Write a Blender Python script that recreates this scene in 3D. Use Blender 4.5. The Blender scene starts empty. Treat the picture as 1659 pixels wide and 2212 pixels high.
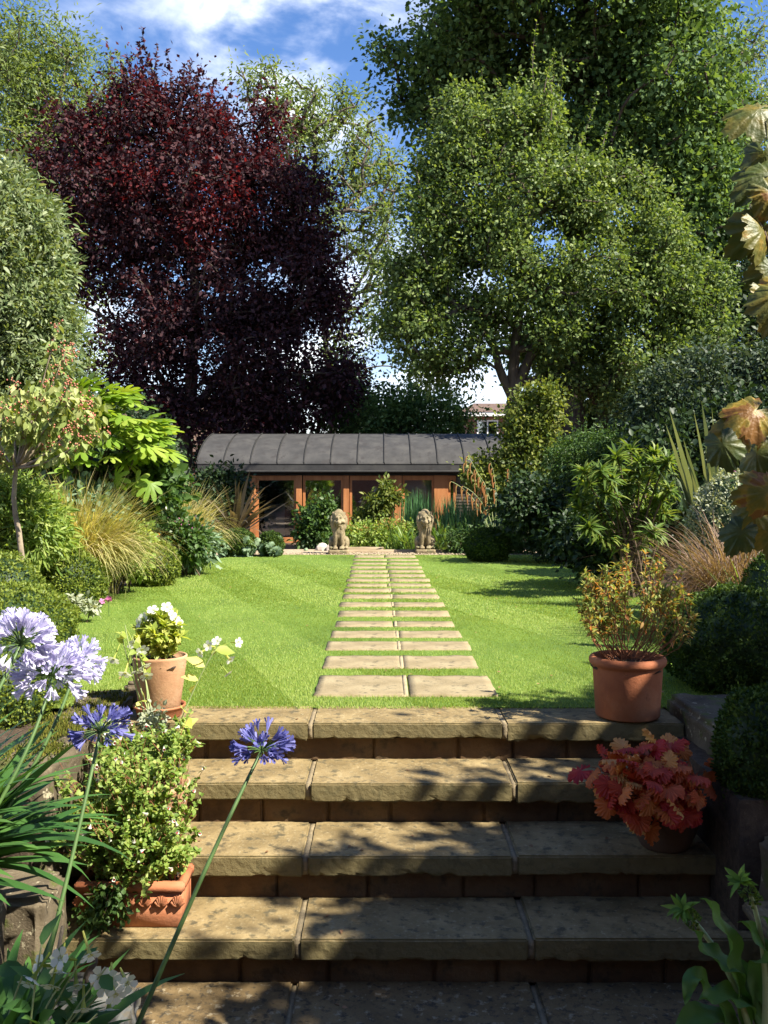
import bpy, bmesh, math, random
import numpy as np
from mathutils import noise as mnoise, Vector
rng = np.random.default_rng(11); random.seed(11)
R = math.radians; PI = math.pi
SC = bpy.context.scene; COL = SC.collection
# ------------------------------------------------------------------ camera, world, sun, exposure
cam = bpy.data.cameras.new('camera'); camo = bpy.data.objects.new('camera', cam); COL.objects.link(camo)
camo.location = (0, 0, 1.0); camo.rotation_euler = (R(90), 0, 0)
cam.lens = 33; cam.sensor_width = 36; cam.shift_y = -0.02306; cam.clip_end = 2000; cam.clip_start = 0.02
SC.camera = camo
SC.view_settings.view_transform = 'Standard'; SC.view_settings.look = 'None'
SC.view_settings.exposure = 1.55; SC.view_settings.gamma = 1
SUN = Vector((0.84, -0.46, 1.06)).normalized()
el = math.asin(SUN.z); az = math.atan2(SUN.x, SUN.y)
sun = bpy.data.lights.new('sun', 'SUN'); sun.energy = 5; sun.angle = R(0.53); sun.color = (1.0, 0.93, 0.80)
suno = bpy.data.objects.new('sun', sun); COL.objects.link(suno)
suno.rotation_euler = SUN.to_track_quat('Z', 'Y').to_euler()
w = bpy.data.worlds.new('World'); SC.world = w; w.use_nodes = True
nt = w.node_tree; nt.nodes.clear()
def wn(t, **k):
    n = nt.nodes.new(t)
    for a, b in k.items(): setattr(n, a, b)
    return n
sky = wn('ShaderNodeTexSky'); sky.sky_type = 'NISHITA'; sky.sun_disc = False
sky.sun_elevation = el; sky.sun_rotation = az; sky.air_density = 1.0; sky.dust_density = 0.25; sky.ozone_density = 4.0
tc = wn('ShaderNodeTexCoord')
def blob(d, inner, outer):
    v = Vector(d).normalized()
    dt = wn('ShaderNodeVectorMath', operation='DOT_PRODUCT'); nt.links.new(tc.outputs['Generated'], dt.inputs[0]); dt.inputs[1].default_value = v
    mr = wn('ShaderNodeMapRange'); mr.interpolation_type = 'SMOOTHSTEP'
    mr.inputs[1].default_value = math.cos(R(outer)); mr.inputs[2].default_value = math.cos(R(inner))
    nt.links.new(dt.outputs['Value'], mr.inputs[0]); return mr.outputs[0]
def wmath(op, a, b):
    m = wn('ShaderNodeMath', operation=op)
    for i, x in enumerate((a, b)):
        if isinstance(x, (int, float)): m.inputs[i].default_value = x
        else: nt.links.new(x, m.inputs[i])
    return m.outputs[0]
def D(px, py): return ((px-829.5)/2028, 1.0, (1055-py)/2028)
blobs = [(D(640, 30), 2, 8.5, 1.0), (D(730, 150), 1, 5.5, .95), (D(380, 60), 1, 8, .45), (D(480, 130), 1, 7, .4), (D(830, 20), 1, 5, .5),
         (D(800, 800), 3, 10, 1.0), (D(150, 800), 2, 8, .9), (D(1000, 780), 2, 8, .9), ((-1, .2, .5), 10, 35, .7), ((.6, -1, .7), 10, 30, .6), ((-.5, -1, .5), 5, 25, .8)]
s = None
for d_, i_, o_, k_ in blobs:
    b = wmath('MULTIPLY', blob(d_, i_, o_), k_); s = b if s is None else wmath('MAXIMUM', s, b)
mp = wn('ShaderNodeMapping'); mp.inputs['Scale'].default_value = (5, 5, 9); mp.inputs['Rotation'].default_value = (0, R(-25), 0)
nt.links.new(tc.outputs['Generated'], mp.inputs[0])
nz = wn('ShaderNodeTexNoise'); nz.inputs['Scale'].default_value = 1.6; nz.inputs['Detail'].default_value = 7; nz.inputs['Roughness'].default_value = .55; nz.inputs['Distortion'].default_value = .3
nt.links.new(mp.outputs[0], nz.inputs[0])
cr = wn('ShaderNodeMapRange'); cr.interpolation_type = 'SMOOTHSTEP'; cr.inputs[1].default_value = .38; cr.inputs[2].default_value = .74
nt.links.new(nz.outputs[0], cr.inputs[0])
mask = wmath('MULTIPLY', s, cr.outputs[0])
mx = wn('ShaderNodeMixRGB'); nt.links.new(mask, mx.inputs[0])
hs = wn('ShaderNodeHueSaturation'); hs.inputs['Saturation'].default_value = 1.32; hs.inputs['Value'].default_value = 1.0
mu = wn('ShaderNodeMixRGB'); mu.blend_type = 'MULTIPLY'; mu.inputs[0].default_value = 1; mu.inputs[2].default_value = (1.30, 1.06, 1.0, 1); nt.links.new(sky.outputs[0], mu.inputs[1]); nt.links.new(mu.outputs[0], hs.inputs['Color']); nt.links.new(hs.outputs[0], mx.inputs[1]); mx.inputs[2].default_value = (10.5, 10.7, 11.0, 1)
bg = wn('ShaderNodeBackground'); bg.inputs[1].default_value = 0.078
nt.links.new(mx.outputs[0], bg.inputs[0])
wo = wn('ShaderNodeOutputWorld'); nt.links.new(bg.outputs[0], wo.inputs[0])

# ------------------------------------------------------------------ helpers
def W(px, py, d): return np.array([(px-829.5)/2028*d, d, 1-(py-1055)/2028*d])
def G_(px, py, z=0.0):      # point on the level z seen at pixel
    d = (1-z)*2028/(py-1055); return W(px, py, d)
MATS = {}
def newmat(name):
    m = bpy.data.materials.new(name); m.use_nodes = True; t = m.node_tree; t.nodes.clear()
    return m, t, t.nodes.new('ShaderNodeOutputMaterial')
def ramp(t, cols, pos=None, interp='LINEAR'):
    r = t.nodes.new('ShaderNodeValToRGB'); e = r.color_ramp; e.interpolation = interp
    n = len(cols)
    while len(e.elements) < n: e.elements.new(0.5)
    for i, c in enumerate(cols):
        e.elements[i].position = (pos[i] if pos else i/max(1, n-1)); e.elements[i].color = (*c, 1)
    return r
def leafmat(name, cols, trans=.35, rough=.45, spec=.5, tcol=None, nscale=1.5, namt=.35):
    """leaf colour varies leaf by leaf and slowly across the plant; part of the light passes through"""
    m, t, out = newmat(name); L = t.links.new
    g = t.nodes.new('ShaderNodeNewGeometry'); r = ramp(t, cols)
    nz = t.nodes.new('ShaderNodeTexNoise'); nz.inputs['Scale'].default_value = nscale; nz.inputs['Detail'].default_value = 3
    tcd = t.nodes.new('ShaderNodeTexCoord'); L(tcd.outputs['Object'], nz.inputs[0])
    a = t.nodes.new('ShaderNodeMath'); a.operation = 'MULTIPLY_ADD'; L(nz.outputs[0], a.inputs[0]); a.inputs[1].default_value = namt*2; a.inputs[2].default_value = -namt
    b = t.nodes.new('ShaderNodeMath'); b.operation = 'ADD'; b.use_clamp = True; L(g.outputs['Random Per Island'], b.inputs[0]); L(a.outputs[0], b.inputs[1])
    L(b.outputs[0], r.inputs[0])
    p = t.nodes.new('ShaderNodeBsdfPrincipled'); p.inputs['Roughness'].default_value = max(.48, rough); p.inputs['Specular IOR Level'].default_value = spec*.5
    L(r.outputs[0], p.inputs['Base Color'])
    tr = t.nodes.new('ShaderNodeBsdfTranslucent'); mc = t.nodes.new('ShaderNodeMixRGB'); mc.blend_type = 'MULTIPLY'; mc.inputs[0].default_value = 1
    L(r.outputs[0], mc.inputs[1]); mc.inputs[2].default_value = (*(tcol or (1.7, 1.6, .6)), 1); L(mc.outputs[0], tr.inputs[0])
    mi = t.nodes.new('ShaderNodeMixShader'); mi.inputs[0].default_value = trans; L(p.outputs[0], mi.inputs[1]); L(tr.outputs[0], mi.inputs[2]); L(mi.outputs[0], out.inputs[0])
    MATS[name] = m; return m
def surf(name, cols, scale=8, rough=.85, bump=.3, bscale=None, pos=None, spots=None, spotscale=20, spotth=(.55, .62), spots2=None, s2scale=5, s2th=(.55, .7), stretch=(1, 1, 1), spec=.3, island=0.0, film=None):
    m, t, out = newmat(name); L = t.links.new
    tcd = t.nodes.new('ShaderNodeTexCoord'); mp = t.nodes.new('ShaderNodeMapping'); mp.inputs['Scale'].default_value = stretch
    L(tcd.outputs['Object'], mp.inputs[0])
    def nz(s, det=6, r=.6):
        n = t.nodes.new('ShaderNodeTexNoise'); n.inputs['Scale'].default_value = s; n.inputs['Detail'].default_value = det; n.inputs['Roughness'].default_value = r
        L(mp.outputs[0], n.inputs[0]); return n.outputs[0]
    f = nz(scale)
    mr = t.nodes.new('ShaderNodeMapRange'); mr.inputs[1].default_value = .28; mr.inputs[2].default_value = .72; L(f, mr.inputs[0])
    src = mr.outputs[0]
    if island:
        g = t.nodes.new('ShaderNodeNewGeometry'); a = t.nodes.new('ShaderNodeMath'); a.operation = 'MULTIPLY_ADD'; a.use_clamp = True
        L(g.outputs['Random Per Island'], a.inputs[0]); a.inputs[1].default_value = island; L(src, a.inputs[2]); src = a.outputs[0]
    r = ramp(t, cols, pos); L(src, r.inputs[0]); c = r.outputs[0]
    for sp, ss, th in ((spots2, s2scale, s2th), (spots, spotscale, spotth)):
        if sp:
            k = t.nodes.new('ShaderNodeMapRange'); k.interpolation_type = 'SMOOTHSTEP'; k.inputs[1].default_value = th[0]; k.inputs[2].default_value = th[1]
            L(nz(ss, 5, .65), k.inputs[0])
            x = t.nodes.new('ShaderNodeMixRGB'); L(k.outputs[0], x.inputs[0]); L(c, x.inputs[1]); x.inputs[2].default_value = (*sp, 1); c = x.outputs[0]
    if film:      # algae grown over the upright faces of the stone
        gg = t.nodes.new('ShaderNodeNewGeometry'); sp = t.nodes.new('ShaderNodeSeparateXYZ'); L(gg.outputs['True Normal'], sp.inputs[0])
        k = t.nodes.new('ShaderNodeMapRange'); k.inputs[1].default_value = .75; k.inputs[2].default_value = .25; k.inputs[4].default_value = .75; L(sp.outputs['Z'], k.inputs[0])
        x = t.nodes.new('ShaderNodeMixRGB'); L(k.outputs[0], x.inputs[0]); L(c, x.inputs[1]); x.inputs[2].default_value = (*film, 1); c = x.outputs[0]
    p = t.nodes.new('ShaderNodeBsdfPrincipled'); p.inputs['Roughness'].default_value = rough; p.inputs['Specular IOR Level'].default_value = spec; L(c, p.inputs['Base Color'])
    if bump:
        bp = t.nodes.new('ShaderNodeBump'); bp.inputs['Strength'].default_value = bump; bp.inputs['Distance'].default_value = .01
        L(nz(bscale or scale*6, 8, .7), bp.inputs['Height']); L(bp.outputs[0], p.inputs['Normal'])
    L(p.outputs[0], out.inputs[0]); MATS[name] = m; return m
class G:
    def __init__(s): s.V = []; s.F = {}; s.n = 0
    def add(s, V, F):
        V = np.asarray(V, dtype=np.float32).reshape(-1, 3); F = np.asarray(F, dtype=np.int32)
        if len(V) == 0: return
        s.V.append(V); s.F.setdefault(F.shape[1], []).append(F+s.n); s.n += len(V)
    def build(s, name, mat, parent=None, smooth=True, origin=None):
        me = bpy.data.meshes.new(name); V = np.concatenate(s.V)
        if origin is not None: V = V-np.asarray(origin, dtype=np.float32)
        Fs = [np.concatenate(a) for a in s.F.values()]
        me.vertices.add(len(V)); me.vertices.foreach_set('co', V.ravel())
        nl = sum(f.size for f in Fs); nf = sum(len(f) for f in Fs)
        me.loops.add(nl); me.polygons.add(nf)
        me.loops.foreach_set('vertex_index', np.concatenate([f.ravel() for f in Fs]))
        tot = np.concatenate([np.full(len(f), f.shape[1], dtype=np.int32) for f in Fs])
        st = np.concatenate([[0], np.cumsum(tot)[:-1]]).astype(np.int32)
        me.polygons.foreach_set('loop_start', st); me.polygons.foreach_set('use_smooth', np.full(nf, smooth))
        me.update(calc_edges=True); me.materials.append(MATS[mat] if isinstance(mat, str) else mat)
        o = bpy.data.objects.new(name, me); COL.objects.link(o)
        if parent is not None: o.parent = parent
        if origin is not None and parent is None: o.location = tuple(float(q) for q in origin)
        return o
def thing(name, label, cat, loc=(0, 0, 0), group=None):
    o = bpy.data.objects.new(name, None); COL.objects.link(o); o.location = tuple(float(q) for q in loc); o.empty_display_size = .1
    o['label'] = label; o['category'] = cat
    if group: o['group'] = group
    return o
def tag(o, label, cat, group=None):
    o['label'] = label; o['category'] = cat
    if group: o['group'] = group
    return o
def structure(o): o['kind'] = 'structure'; return o
def part(g, name, mat, root, smooth=True):
    return g.build(name, mat, root, smooth, origin=np.array(root.location))
# ---- leaf templates: (x across, y along, z up), faces
def nrm(a): return a/np.maximum(np.linalg.norm(a, axis=-1, keepdims=True), 1e-9)
T_DIA = (np.array([[0, 0, 0], [.5, .45, .06], [0, 1, -.12], [-.5, .45, .06]]), np.array([[0, 1, 2, 3]]))
T_OVAL = (np.array([[0, 0, 0], [.42, .25, .05], [.5, .55, .02], [0, 1, -.16], [-.5, .55, .02], [-.42, .25, .05], [0, .3, -.03], [0, .6, -.06]]),
          np.array([[0, 1, 6, 6], [1, 2, 7, 6], [2, 3, 7, 7], [5, 0, 6, 6], [4, 5, 6, 7], [3, 4, 7, 7]]))
T_OVAL = (T_OVAL[0], np.array([[0, 1, 6], [1, 2, 6], [2, 7, 6], [2, 3, 7], [0, 6, 5], [6, 4, 5], [6, 7, 4], [7, 3, 4]]))
T_LANCE = (np.array([[0, 0, 0], [.5, .3, .03], [.4, .65, -.03], [0, 1, -.2], [-.4, .65, -.03], [-.5, .3, .03]]), np.array([[0, 1, 4, 5], [1, 2, 3, 4]]))
def palm(npk, step, s, p, rmax=165, seg=4, cup=.12, ripple=.0, base=.35, teeth=0.0, back=.5, ridge=0.0):
    th = np.radians(np.arange(-rmax, rmax+.1, step/seg/2)); k = np.abs(np.cos(PI*np.degrees(th)/step))**p
    r = (1-s*(1-k))*(back+(1-back)*np.cos(th/2)**1.0)
    if teeth: r = r*(1+teeth*np.where(np.arange(len(th)) % 2, 1, -1))
    rr = np.stack([r*.5, r], 0)
    def ring(q, b): return np.stack([q*np.sin(th)*1.0, base+q*np.cos(th)*(1-base), -cup*q**2+b*np.sin(np.arange(len(th))*1.9)+ridge*q*np.cos(2*PI*np.degrees(th)/(step/2))], 1)
    V = np.concatenate([[[0, base, .02]], ring(rr[0], ripple*.3), ring(rr[1], ripple)]); n = len(th)
    F = [[0, 1+i+1, 1+i] for i in range(n-1)]
    for i in range(n-1): F += [[1+i, 2+i, 1+n+i], [2+i, 2+n+i, 1+n+i]]
    return V*np.array([.5, 1, 1]), np.array(F)
T_FATSIA = palm(8, 38, .62, .7, rmax=133, seg=3, cup=.2, base=.3)
T_HEUCH = palm(6, 52, .20, .8, rmax=156, seg=4, cup=.15, ripple=.10, base=.42, teeth=.035, back=.72)
T_VINE = palm(5, 66, .24, 1.0, rmax=162, seg=5, cup=.30, ripple=.035, base=.3, teeth=.045, back=.66, ridge=.018)
def star(n, tipr=.5, w=.16, depth=.3, tube=.0, twist=0):
    V = []; F = []
    for i in range(n):
        a = 2*PI*i/n; c, s_ = math.cos(a), math.sin(a); b = len(V)
        for (r, y, q) in ((.02, 0, 0), (tipr*.45, depth*.75, w*.8), (tipr*.45, depth*.7, 0), (tipr*.45, depth*.75, -w*.8), (tipr*.8, depth, w), (tipr, depth*1.05, 0), (tipr*.8, depth, -w)):
            V.append((r*c-q*s_, y, r*s_+q*c))
        F += [[b, b+1, b+2, b+3], [b+1, b+4, b+5, b+2], [b+2, b+5, b+6, b+3]]
    return np.array(V, dtype=float), np.array(F)
T_AGA = star(6, .36, .1, .95); T_STAR5 = star(5, .5, .19, .12)
T_BELL = star(5, .3, .16, .8)
def inst(g, T, P, A, N, L, Wd, spin=None):
    P = np.asarray(P, float); n = len(P)
    if n == 0: return
    A = nrm(np.broadcast_to(A, P.shape)); S = nrm(np.cross(A, N)); N = np.cross(S, A)
    L = np.broadcast_to(L, (n,))[:, None, None]; Wd = np.broadcast_to(Wd, (n,))[:, None, None]
    t = T[0]
    V = P[:, None]+t[None, :, 0:1]*S[:, None]*Wd+t[None, :, 1:2]*A[:, None]*L+t[None, :, 2:3]*N[:, None]*L
    F = T[1][None]+(np.arange(n)*len(t))[:, None, None]
    g.add(V.reshape(-1, 3), F.reshape(-1, T[1].shape[1]))
def inst_round(g, T, P, A, S):   # flowers: uniform scale about the axis
    P = np.asarray(P, float); inst(g, T, P, A, nrm(rng.normal(size=P.shape)), S, S)
def rdir(n, bias=(0, 0, 0)): return nrm(nrm(rng.normal(size=(n, 3)))+np.asarray(bias))
def tubes(g, P, Rr, sides=5):
    """P (M,n,3) centre lines, Rr (M,n) radii"""
    P = np.asarray(P, float); M, n, _ = P.shape; Rr = np.broadcast_to(Rr, (M, n))
    Tn = nrm(np.gradient(P, axis=1)); ref = np.where(np.abs(nrm(P[:, -1:]-P[:, :1])[..., 2:3]) > .8, np.array([1., 0, 0]), np.array([0, 0, 1.]))
    A = nrm(np.cross(Tn, ref)); B = np.cross(Tn, A)
    th = np.arange(sides)*2*PI/sides
    V = P[:, :, None]+Rr[:, :, None, None]*(np.cos(th)[:, None]*A[:, :, None]+np.sin(th)[:, None]*B[:, :, None])
    i = np.arange(n-1)[:, None]*sides; j = np.arange(sides)[None]; k = (j+1) % sides
    F = np.stack([i+j, i+k, i+k+sides, i+j+sides], -1).reshape(-1, 4)
    F = F[None]+(np.arange(M)*n*sides)[:, None, None]
    g.add(V.reshape(-1, 3), F.reshape(-1, 4))
def bez(a, b, c, n):
    t = np.linspace(0, 1, n)[None, :, None]; a, b, c = [np.asarray(q, float)[:, None] for q in (a, b, c)]
    return (1-t)**2*a+2*t*(1-t)*b+t*t*c
def path(pts, n=14):       # smooth curve through the points
    p = np.array(pts, float); m = len(p); u = np.linspace(0, m-1, n); out = []
    for x in u:
        i = min(int(x), m-2); f = x-i; p0, p1, p2, p3 = p[max(i-1, 0)], p[i], p[i+1], p[min(i+2, m-1)]
        out.append(.5*((2*p1)+(-p0+p2)*f+(2*p0-5*p1+4*p2-p3)*f*f+(-p0+3*p1-3*p2+p3)*f**3))
    return np.array(out)
def blades(g, P, azm, L, Wd, th0, th1, n=6, pw=1.0, taper=.7):
    P = np.asarray(P, float); M = len(P); azm, L, Wd, th0, th1 = [np.broadcast_to(q, (M,)).astype(float) for q in (azm, L, Wd, th0, th1)]
    t = np.linspace(0, 1, n+1); th = th0[:, None]+th1[:, None]*((t[1:]+t[:-1])/2)[None]**pw
    H = np.stack([np.cos(azm), np.sin(azm), np.zeros(M)], 1); S = np.stack([-np.sin(azm), np.cos(azm), np.zeros(M)], 1)
    tw = rng.normal(size=M)*.35; S = nrm(S*np.cos(tw)[:, None]+H*np.sin(tw)[:, None])
    st = (np.sin(th)[..., None]*H[:, None]+np.cos(th)[..., None]*np.array([0, 0, 1.]))*(L/n)[:, None, None]
    Cc = np.concatenate([P[:, None], P[:, None]+np.cumsum(st, 1)], 1)
    w_ = np.minimum(1, (1-t)/(1-taper+1e-6))**.8*np.minimum(1, .55+t*1.5); w_[-1] = .02
    off = S[:, None]*(Wd[:, None]*w_[None]/2)[..., None]
    V = np.stack([Cc-off, Cc+off], 2).reshape(M, -1, 3)
    i = np.arange(n)*2; F = np.stack([i, i+1, i+3, i+2], -1)
    F = F[None]+(np.arange(M)*(n+1)*2)[:, None, None]; g.add(V.reshape(-1, 3), F.reshape(-1, 4))
    return Cc
def box(g, x0, x1, y0, y1, z0, z1):
    V = [(x, y, z) for z in (z0, z1) for y in (y0, y1) for x in (x0, x1)]
    g.add(V, [[0, 2, 3, 1], [4, 5, 7, 6], [0, 1, 5, 4], [2, 6, 7, 3], [0, 4, 6, 2], [1, 3, 7, 5]])
def bevelbox(g, x0, x1, y0, y1, z0, z1, b=.006, cuts=0, rough=0.0, rs=9.0, seed=0, seg=2, chip=0.0):
    bm = bmesh.new(); bmesh.ops.create_cube(bm, size=1)
    for v in bm.verts: v.co = Vector(((v.co.x+.5)*(x1-x0)+x0, (v.co.y+.5)*(y1-y0)+y0, (v.co.z+.5)*(z1-z0)+z0))
    bmesh.ops.bevel(bm, geom=bm.edges[:], offset=b, segments=seg, affect='EDGES')
    if cuts:
        L0 = max(x1-x0, y1-y0, z1-z0)/cuts
        for ax, (a0, a1) in enumerate(((x0, x1), (y0, y1), (z0, z1))):
            k = max(1, int((a1-a0)/L0))
            for i in range(1, k+1):
                co = [0, 0, 0]; no = [0, 0, 0]; co[ax] = a0+(a1-a0)*i/(k+1); no[ax] = 1
                bmesh.ops.bisect_plane(bm, geom=bm.verts[:]+bm.edges[:]+bm.faces[:], plane_co=co, plane_no=no)
    if rough:
        bm.normal_update()
        for v in bm.verts:
            p = v.co*rs+Vector((seed*7.3, seed*3.1, 0)); n_ = mnoise.fractal(p, 1.0, 2.0, 4)
            if chip:
                hi = mnoise.fractal(v.co*38+Vector((seed, 0, 0)), 1.0, 2.0, 3); lowk = max(0, 1-(v.co.z-z0)/(.45*(z1-z0)))
                v.co += v.normal*(n_*.35+hi*.35)*rough; v.co.z += max(0, n_+hi*.5)*chip*lowk
                if v.normal.y < -.3: v.co.y += max(0, n_*1.2+hi*.6)*chip*lowk*.6
            else: v.co += v.normal*n_*rough*(.4 if v.normal.z > .9 else 1.0)
    bmesh.ops.triangulate(bm, faces=[f for f in bm.faces if len(f.verts) > 4]); bm.verts.index_update()
    V = np.array([v.co for v in bm.verts]); t3 = [[v.index for v in f.verts] for f in bm.faces if len(f.verts) == 3]; t4 = [[v.index for v in f.verts] for f in bm.faces if len(f.verts) == 4]
    b0 = g.n; g.V.append(V.astype(np.float32)); g.n += len(V)
    if t3: g.F.setdefault(3, []).append(np.array(t3, dtype=np.int32)+b0)
    if t4: g.F.setdefault(4, []).append(np.array(t4, dtype=np.int32)+b0)
    bm.free()
def lathe(g, prof, c, n=48, wob=0.0):
    th = np.arange(n)*2*PI/n; V = []
    for (r, z) in prof: V.append(np.stack([c[0]+r*np.cos(th)*(1+wob*np.sin(2*th+1)), c[1]+r*np.sin(th), np.full(n, c[2]+z)], 1))
    m = len(prof); i = np.arange(m-1)[:, None]*n; j = np.arange(n)[None]; k = (j+1) % n
    g.add(np.concatenate(V), np.stack([i+j, i+k, i+k+n, i+j+n], -1).reshape(-1, 4))
def ellipts(n, c, r, shell=3.0):
    d = nrm(rng.normal(size=(n, 3))); u = rng.random(n)**(1/shell); return np.asarray(c)+d*u[:, None]*np.asarray(r), d
def sphere_grid(c, r, nu=24, nv=16, amp=.06, fs=3.0, seed=0, zmin=-1):
    g = G(); V = []
    for j in range(nv+1):
        ph = PI*j/nv
        for i in range(nu):
            th = 2*PI*i/nu; d = Vector((math.sin(ph)*math.cos(th), math.sin(ph)*math.sin(th), math.cos(ph)))
            k = 1+amp*mnoise.fractal(d*fs+Vector((seed, seed*2.3, 0)), 1, 2, 3)
            V.append((c[0]+d.x*r[0]*k, c[1]+d.y*r[1]*k, max(c[2]+d.z*r[2]*k, zmin if zmin > -1 else -9)))
    F = [[j*nu+i, (j+1)*nu+i, (j+1)*nu+(i+1) % nu, j*nu+(i+1) % nu] for j in range(nv) for i in range(nu)]
    g.add(V, F); return g
# ------------------------------------------------------------------ materials
# wood, stone, clay
surf('bark_grey', [(.05, .04, .03), (.11, .09, .07), (.17, .14, .10)], 14, stretch=(1, 1, .25), bump=.8, bscale=30)
surf('bark_dark', [(.03, .022, .018), (.075, .055, .04), (.10, .08, .06)], 12, stretch=(1, 1, .3), bump=.8, bscale=30)
surf('bark_pale', [(.13, .10, .07), (.25, .20, .14), (.34, .28, .20)], 20, stretch=(1, 1, .4), bump=.5)
surf('twig_red', [(.13, .045, .02), (.22, .09, .045), (.16, .07, .04)], 30, bump=0)
surf('twig_brown', [(.07, .045, .03), (.13, .09, .06)], 30, bump=0)
surf('stem_green', [(.05, .10, .025), (.085, .15, .04)], 12, rough=.5, bump=0, spec=.4)
surf('stem_pale', [(.25, .32, .12), (.38, .42, .2)], 12, rough=.6, bump=0)
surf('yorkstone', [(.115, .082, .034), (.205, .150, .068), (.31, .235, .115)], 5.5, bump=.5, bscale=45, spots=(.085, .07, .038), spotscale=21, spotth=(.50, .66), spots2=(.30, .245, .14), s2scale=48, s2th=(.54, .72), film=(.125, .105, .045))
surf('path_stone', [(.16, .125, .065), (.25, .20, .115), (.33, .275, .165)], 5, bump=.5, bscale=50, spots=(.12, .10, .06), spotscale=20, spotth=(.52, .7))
surf('yorkstone_shaded', [(.085, .056, .024), (.15, .102, .046), (.21, .15, .072)], 5, bump=.6, bscale=60, spots=(.05, .040, .026), spotscale=34, spotth=(.50, .66), spots2=(.26, .21, .13), s2scale=30, s2th=(.56, .64), film=(.075, .06, .032))  # darker yorkstone copy: shade of the lowest step put into the colour
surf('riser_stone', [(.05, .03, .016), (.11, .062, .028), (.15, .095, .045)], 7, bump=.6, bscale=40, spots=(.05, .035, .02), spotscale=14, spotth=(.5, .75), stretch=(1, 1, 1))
surf('mortar', [(.15, .115, .065), (.27, .215, .13)], 20, bump=.5, bscale=120, spots=(.16, .13, .08), spotscale=30)
surf('mortar_light', [(.26, .21, .12), (.38, .31, .2)], 20, bump=.4, bscale=120)
surf('wallstone', [(.05, .038, .024), (.10, .078, .048), (.15, .12, .075)], 6, bump=.8, bscale=35, spots=(.075, .085, .02), spotscale=9, spotth=(.54, .63), spots2=(.34, .30, .2), s2scale=30, s2th=(.6, .68), island=0)
surf('statue_stone', [(.10, .08, .042), (.22, .175, .10), (.31, .26, .16)], 7, bump=.9, bscale=60, spots=(.10, .10, .045), spotscale=13, spotth=(.55, .67))
surf('terracotta', [(.22, .07, .032), (.33, .115, .05), (.42, .19, .10)], 4.5, bump=.25, bscale=90, spots=(.20, .07, .035), spotscale=9, spotth=(.6, .75), rough=.8)
surf('terracotta_aged', [(.30, .15, .075), (.42, .24, .13), (.52, .35, .22)], 5, bump=.3, bscale=90, spots=(.33, .20, .10), spotscale=8, spotth=(.52, .68), rough=.85)
surf('clay_dark', [(.085, .05, .035), (.14, .09, .06)], 8, bump=.4)
surf('soil', [(.03, .02, .013), (.07, .047, .03), (.10, .07, .045)], 30, bump=1, bscale=120, spots=(.14, .10, .065), spotscale=60, spotth=(.62, .68))
surf('gravel', [(.18, .13, .08), (.34, .27, .18), (.5, .43, .32)], 60, bump=1, bscale=150)
surf('timber_edge', [(.20, .15, .09), (.33, .26, .17)], 10, stretch=(.3, 1, 1))
surf('slate', [(.06, .062, .06), (.11, .11, .10)], 9, bump=.4, spots=(.09, .08, .06), spotscale=14)
surf('roof_metal', [(.034, .034, .035), (.05, .049, .049), (.07, .068, .065)], 3, rough=.7, bump=.1, spec=.2, spots=(.04, .038, .038), spotscale=5)
surf('cedar', [(.30, .11, .035), (.42, .17, .06), (.48, .21, .08)], 8, stretch=(1, 1, .15), rough=.6, bump=.15, spec=.3)
surf('dark_paint', [(.02, .02, .02), (.035, .034, .032)], 5, rough=.6)
surf('room_paint', [(.10, .10, .09), (.14, .14, .13)], 3, rough=.8, bump=0)
surf('blind_cloth', [(.42, .46, .46), (.5, .54, .54)], 3, rough=.9, bump=0)
surf('white_paint', [(.7, .7, .68), (.8, .8, .78)], 3, bump=0)
surf('quartz', [(.36, .30, .25), (.5, .44, .38)], 12, bump=.5)
surf('berry', [(.35, .09, .07), (.42, .20, .12)], 30, rough=.4, bump=0)
surf('black_plastic', [(.012, .012, .014), (.02, .02, .022)], 5, rough=.4, bump=0)
surf('bronze', [(.03, .025, .022), (.06, .05, .045)], 15, rough=.45, bump=.3)
def brick(name, c1, c2, mo, scale, bw=.5, rh=.25):
    m, t, out = newmat(name); L = t.links.new; tcd = t.nodes.new('ShaderNodeTexCoord'); mp = t.nodes.new('ShaderNodeMapping'); mp.inputs['Rotation'].default_value = (R(90), 0, 0); L(tcd.outputs['Object'], mp.inputs[0])
    b = t.nodes.new('ShaderNodeTexBrick'); b.inputs['Scale'].default_value = scale; b.inputs['Color1'].default_value = (*c1, 1); b.inputs['Color2'].default_value = (*c2, 1); b.inputs['Mortar'].default_value = (*mo, 1)
    b.inputs['Brick Width'].default_value = bw; b.inputs['Row Height'].default_value = rh; b.inputs['Mortar Size'].default_value = .015; L(mp.outputs[0], b.inputs[0])
    p = t.nodes.new('ShaderNodeBsdfPrincipled'); p.inputs['Roughness'].default_value = .9; L(b.outputs[0], p.inputs[0]); L(p.outputs[0], out.inputs[0]); MATS[name] = m
brick('brick', (.30, .12, .07), (.22, .08, .05), (.3, .27, .22), 2.4)
brick('rooftile', (.13, .08, .055), (.10, .06, .045), (.06, .04, .03), 2.2, .35, .35)
m, t, out = newmat('glass'); L = t.links.new
fr = t.nodes.new('ShaderNodeFresnel'); fr.inputs[0].default_value = 1.7
tr = t.nodes.new('ShaderNodeBsdfTransparent'); tr.inputs[0].default_value = (.75, .8, .78, 1); gl = t.nodes.new('ShaderNodeBsdfGlossy'); gl.inputs['Roughness'].default_value = .03
ad = t.nodes.new('ShaderNodeMath'); ad.operation = 'ADD'; ad.inputs[1].default_value = .28; L(fr.outputs[0], ad.inputs[0])
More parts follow.
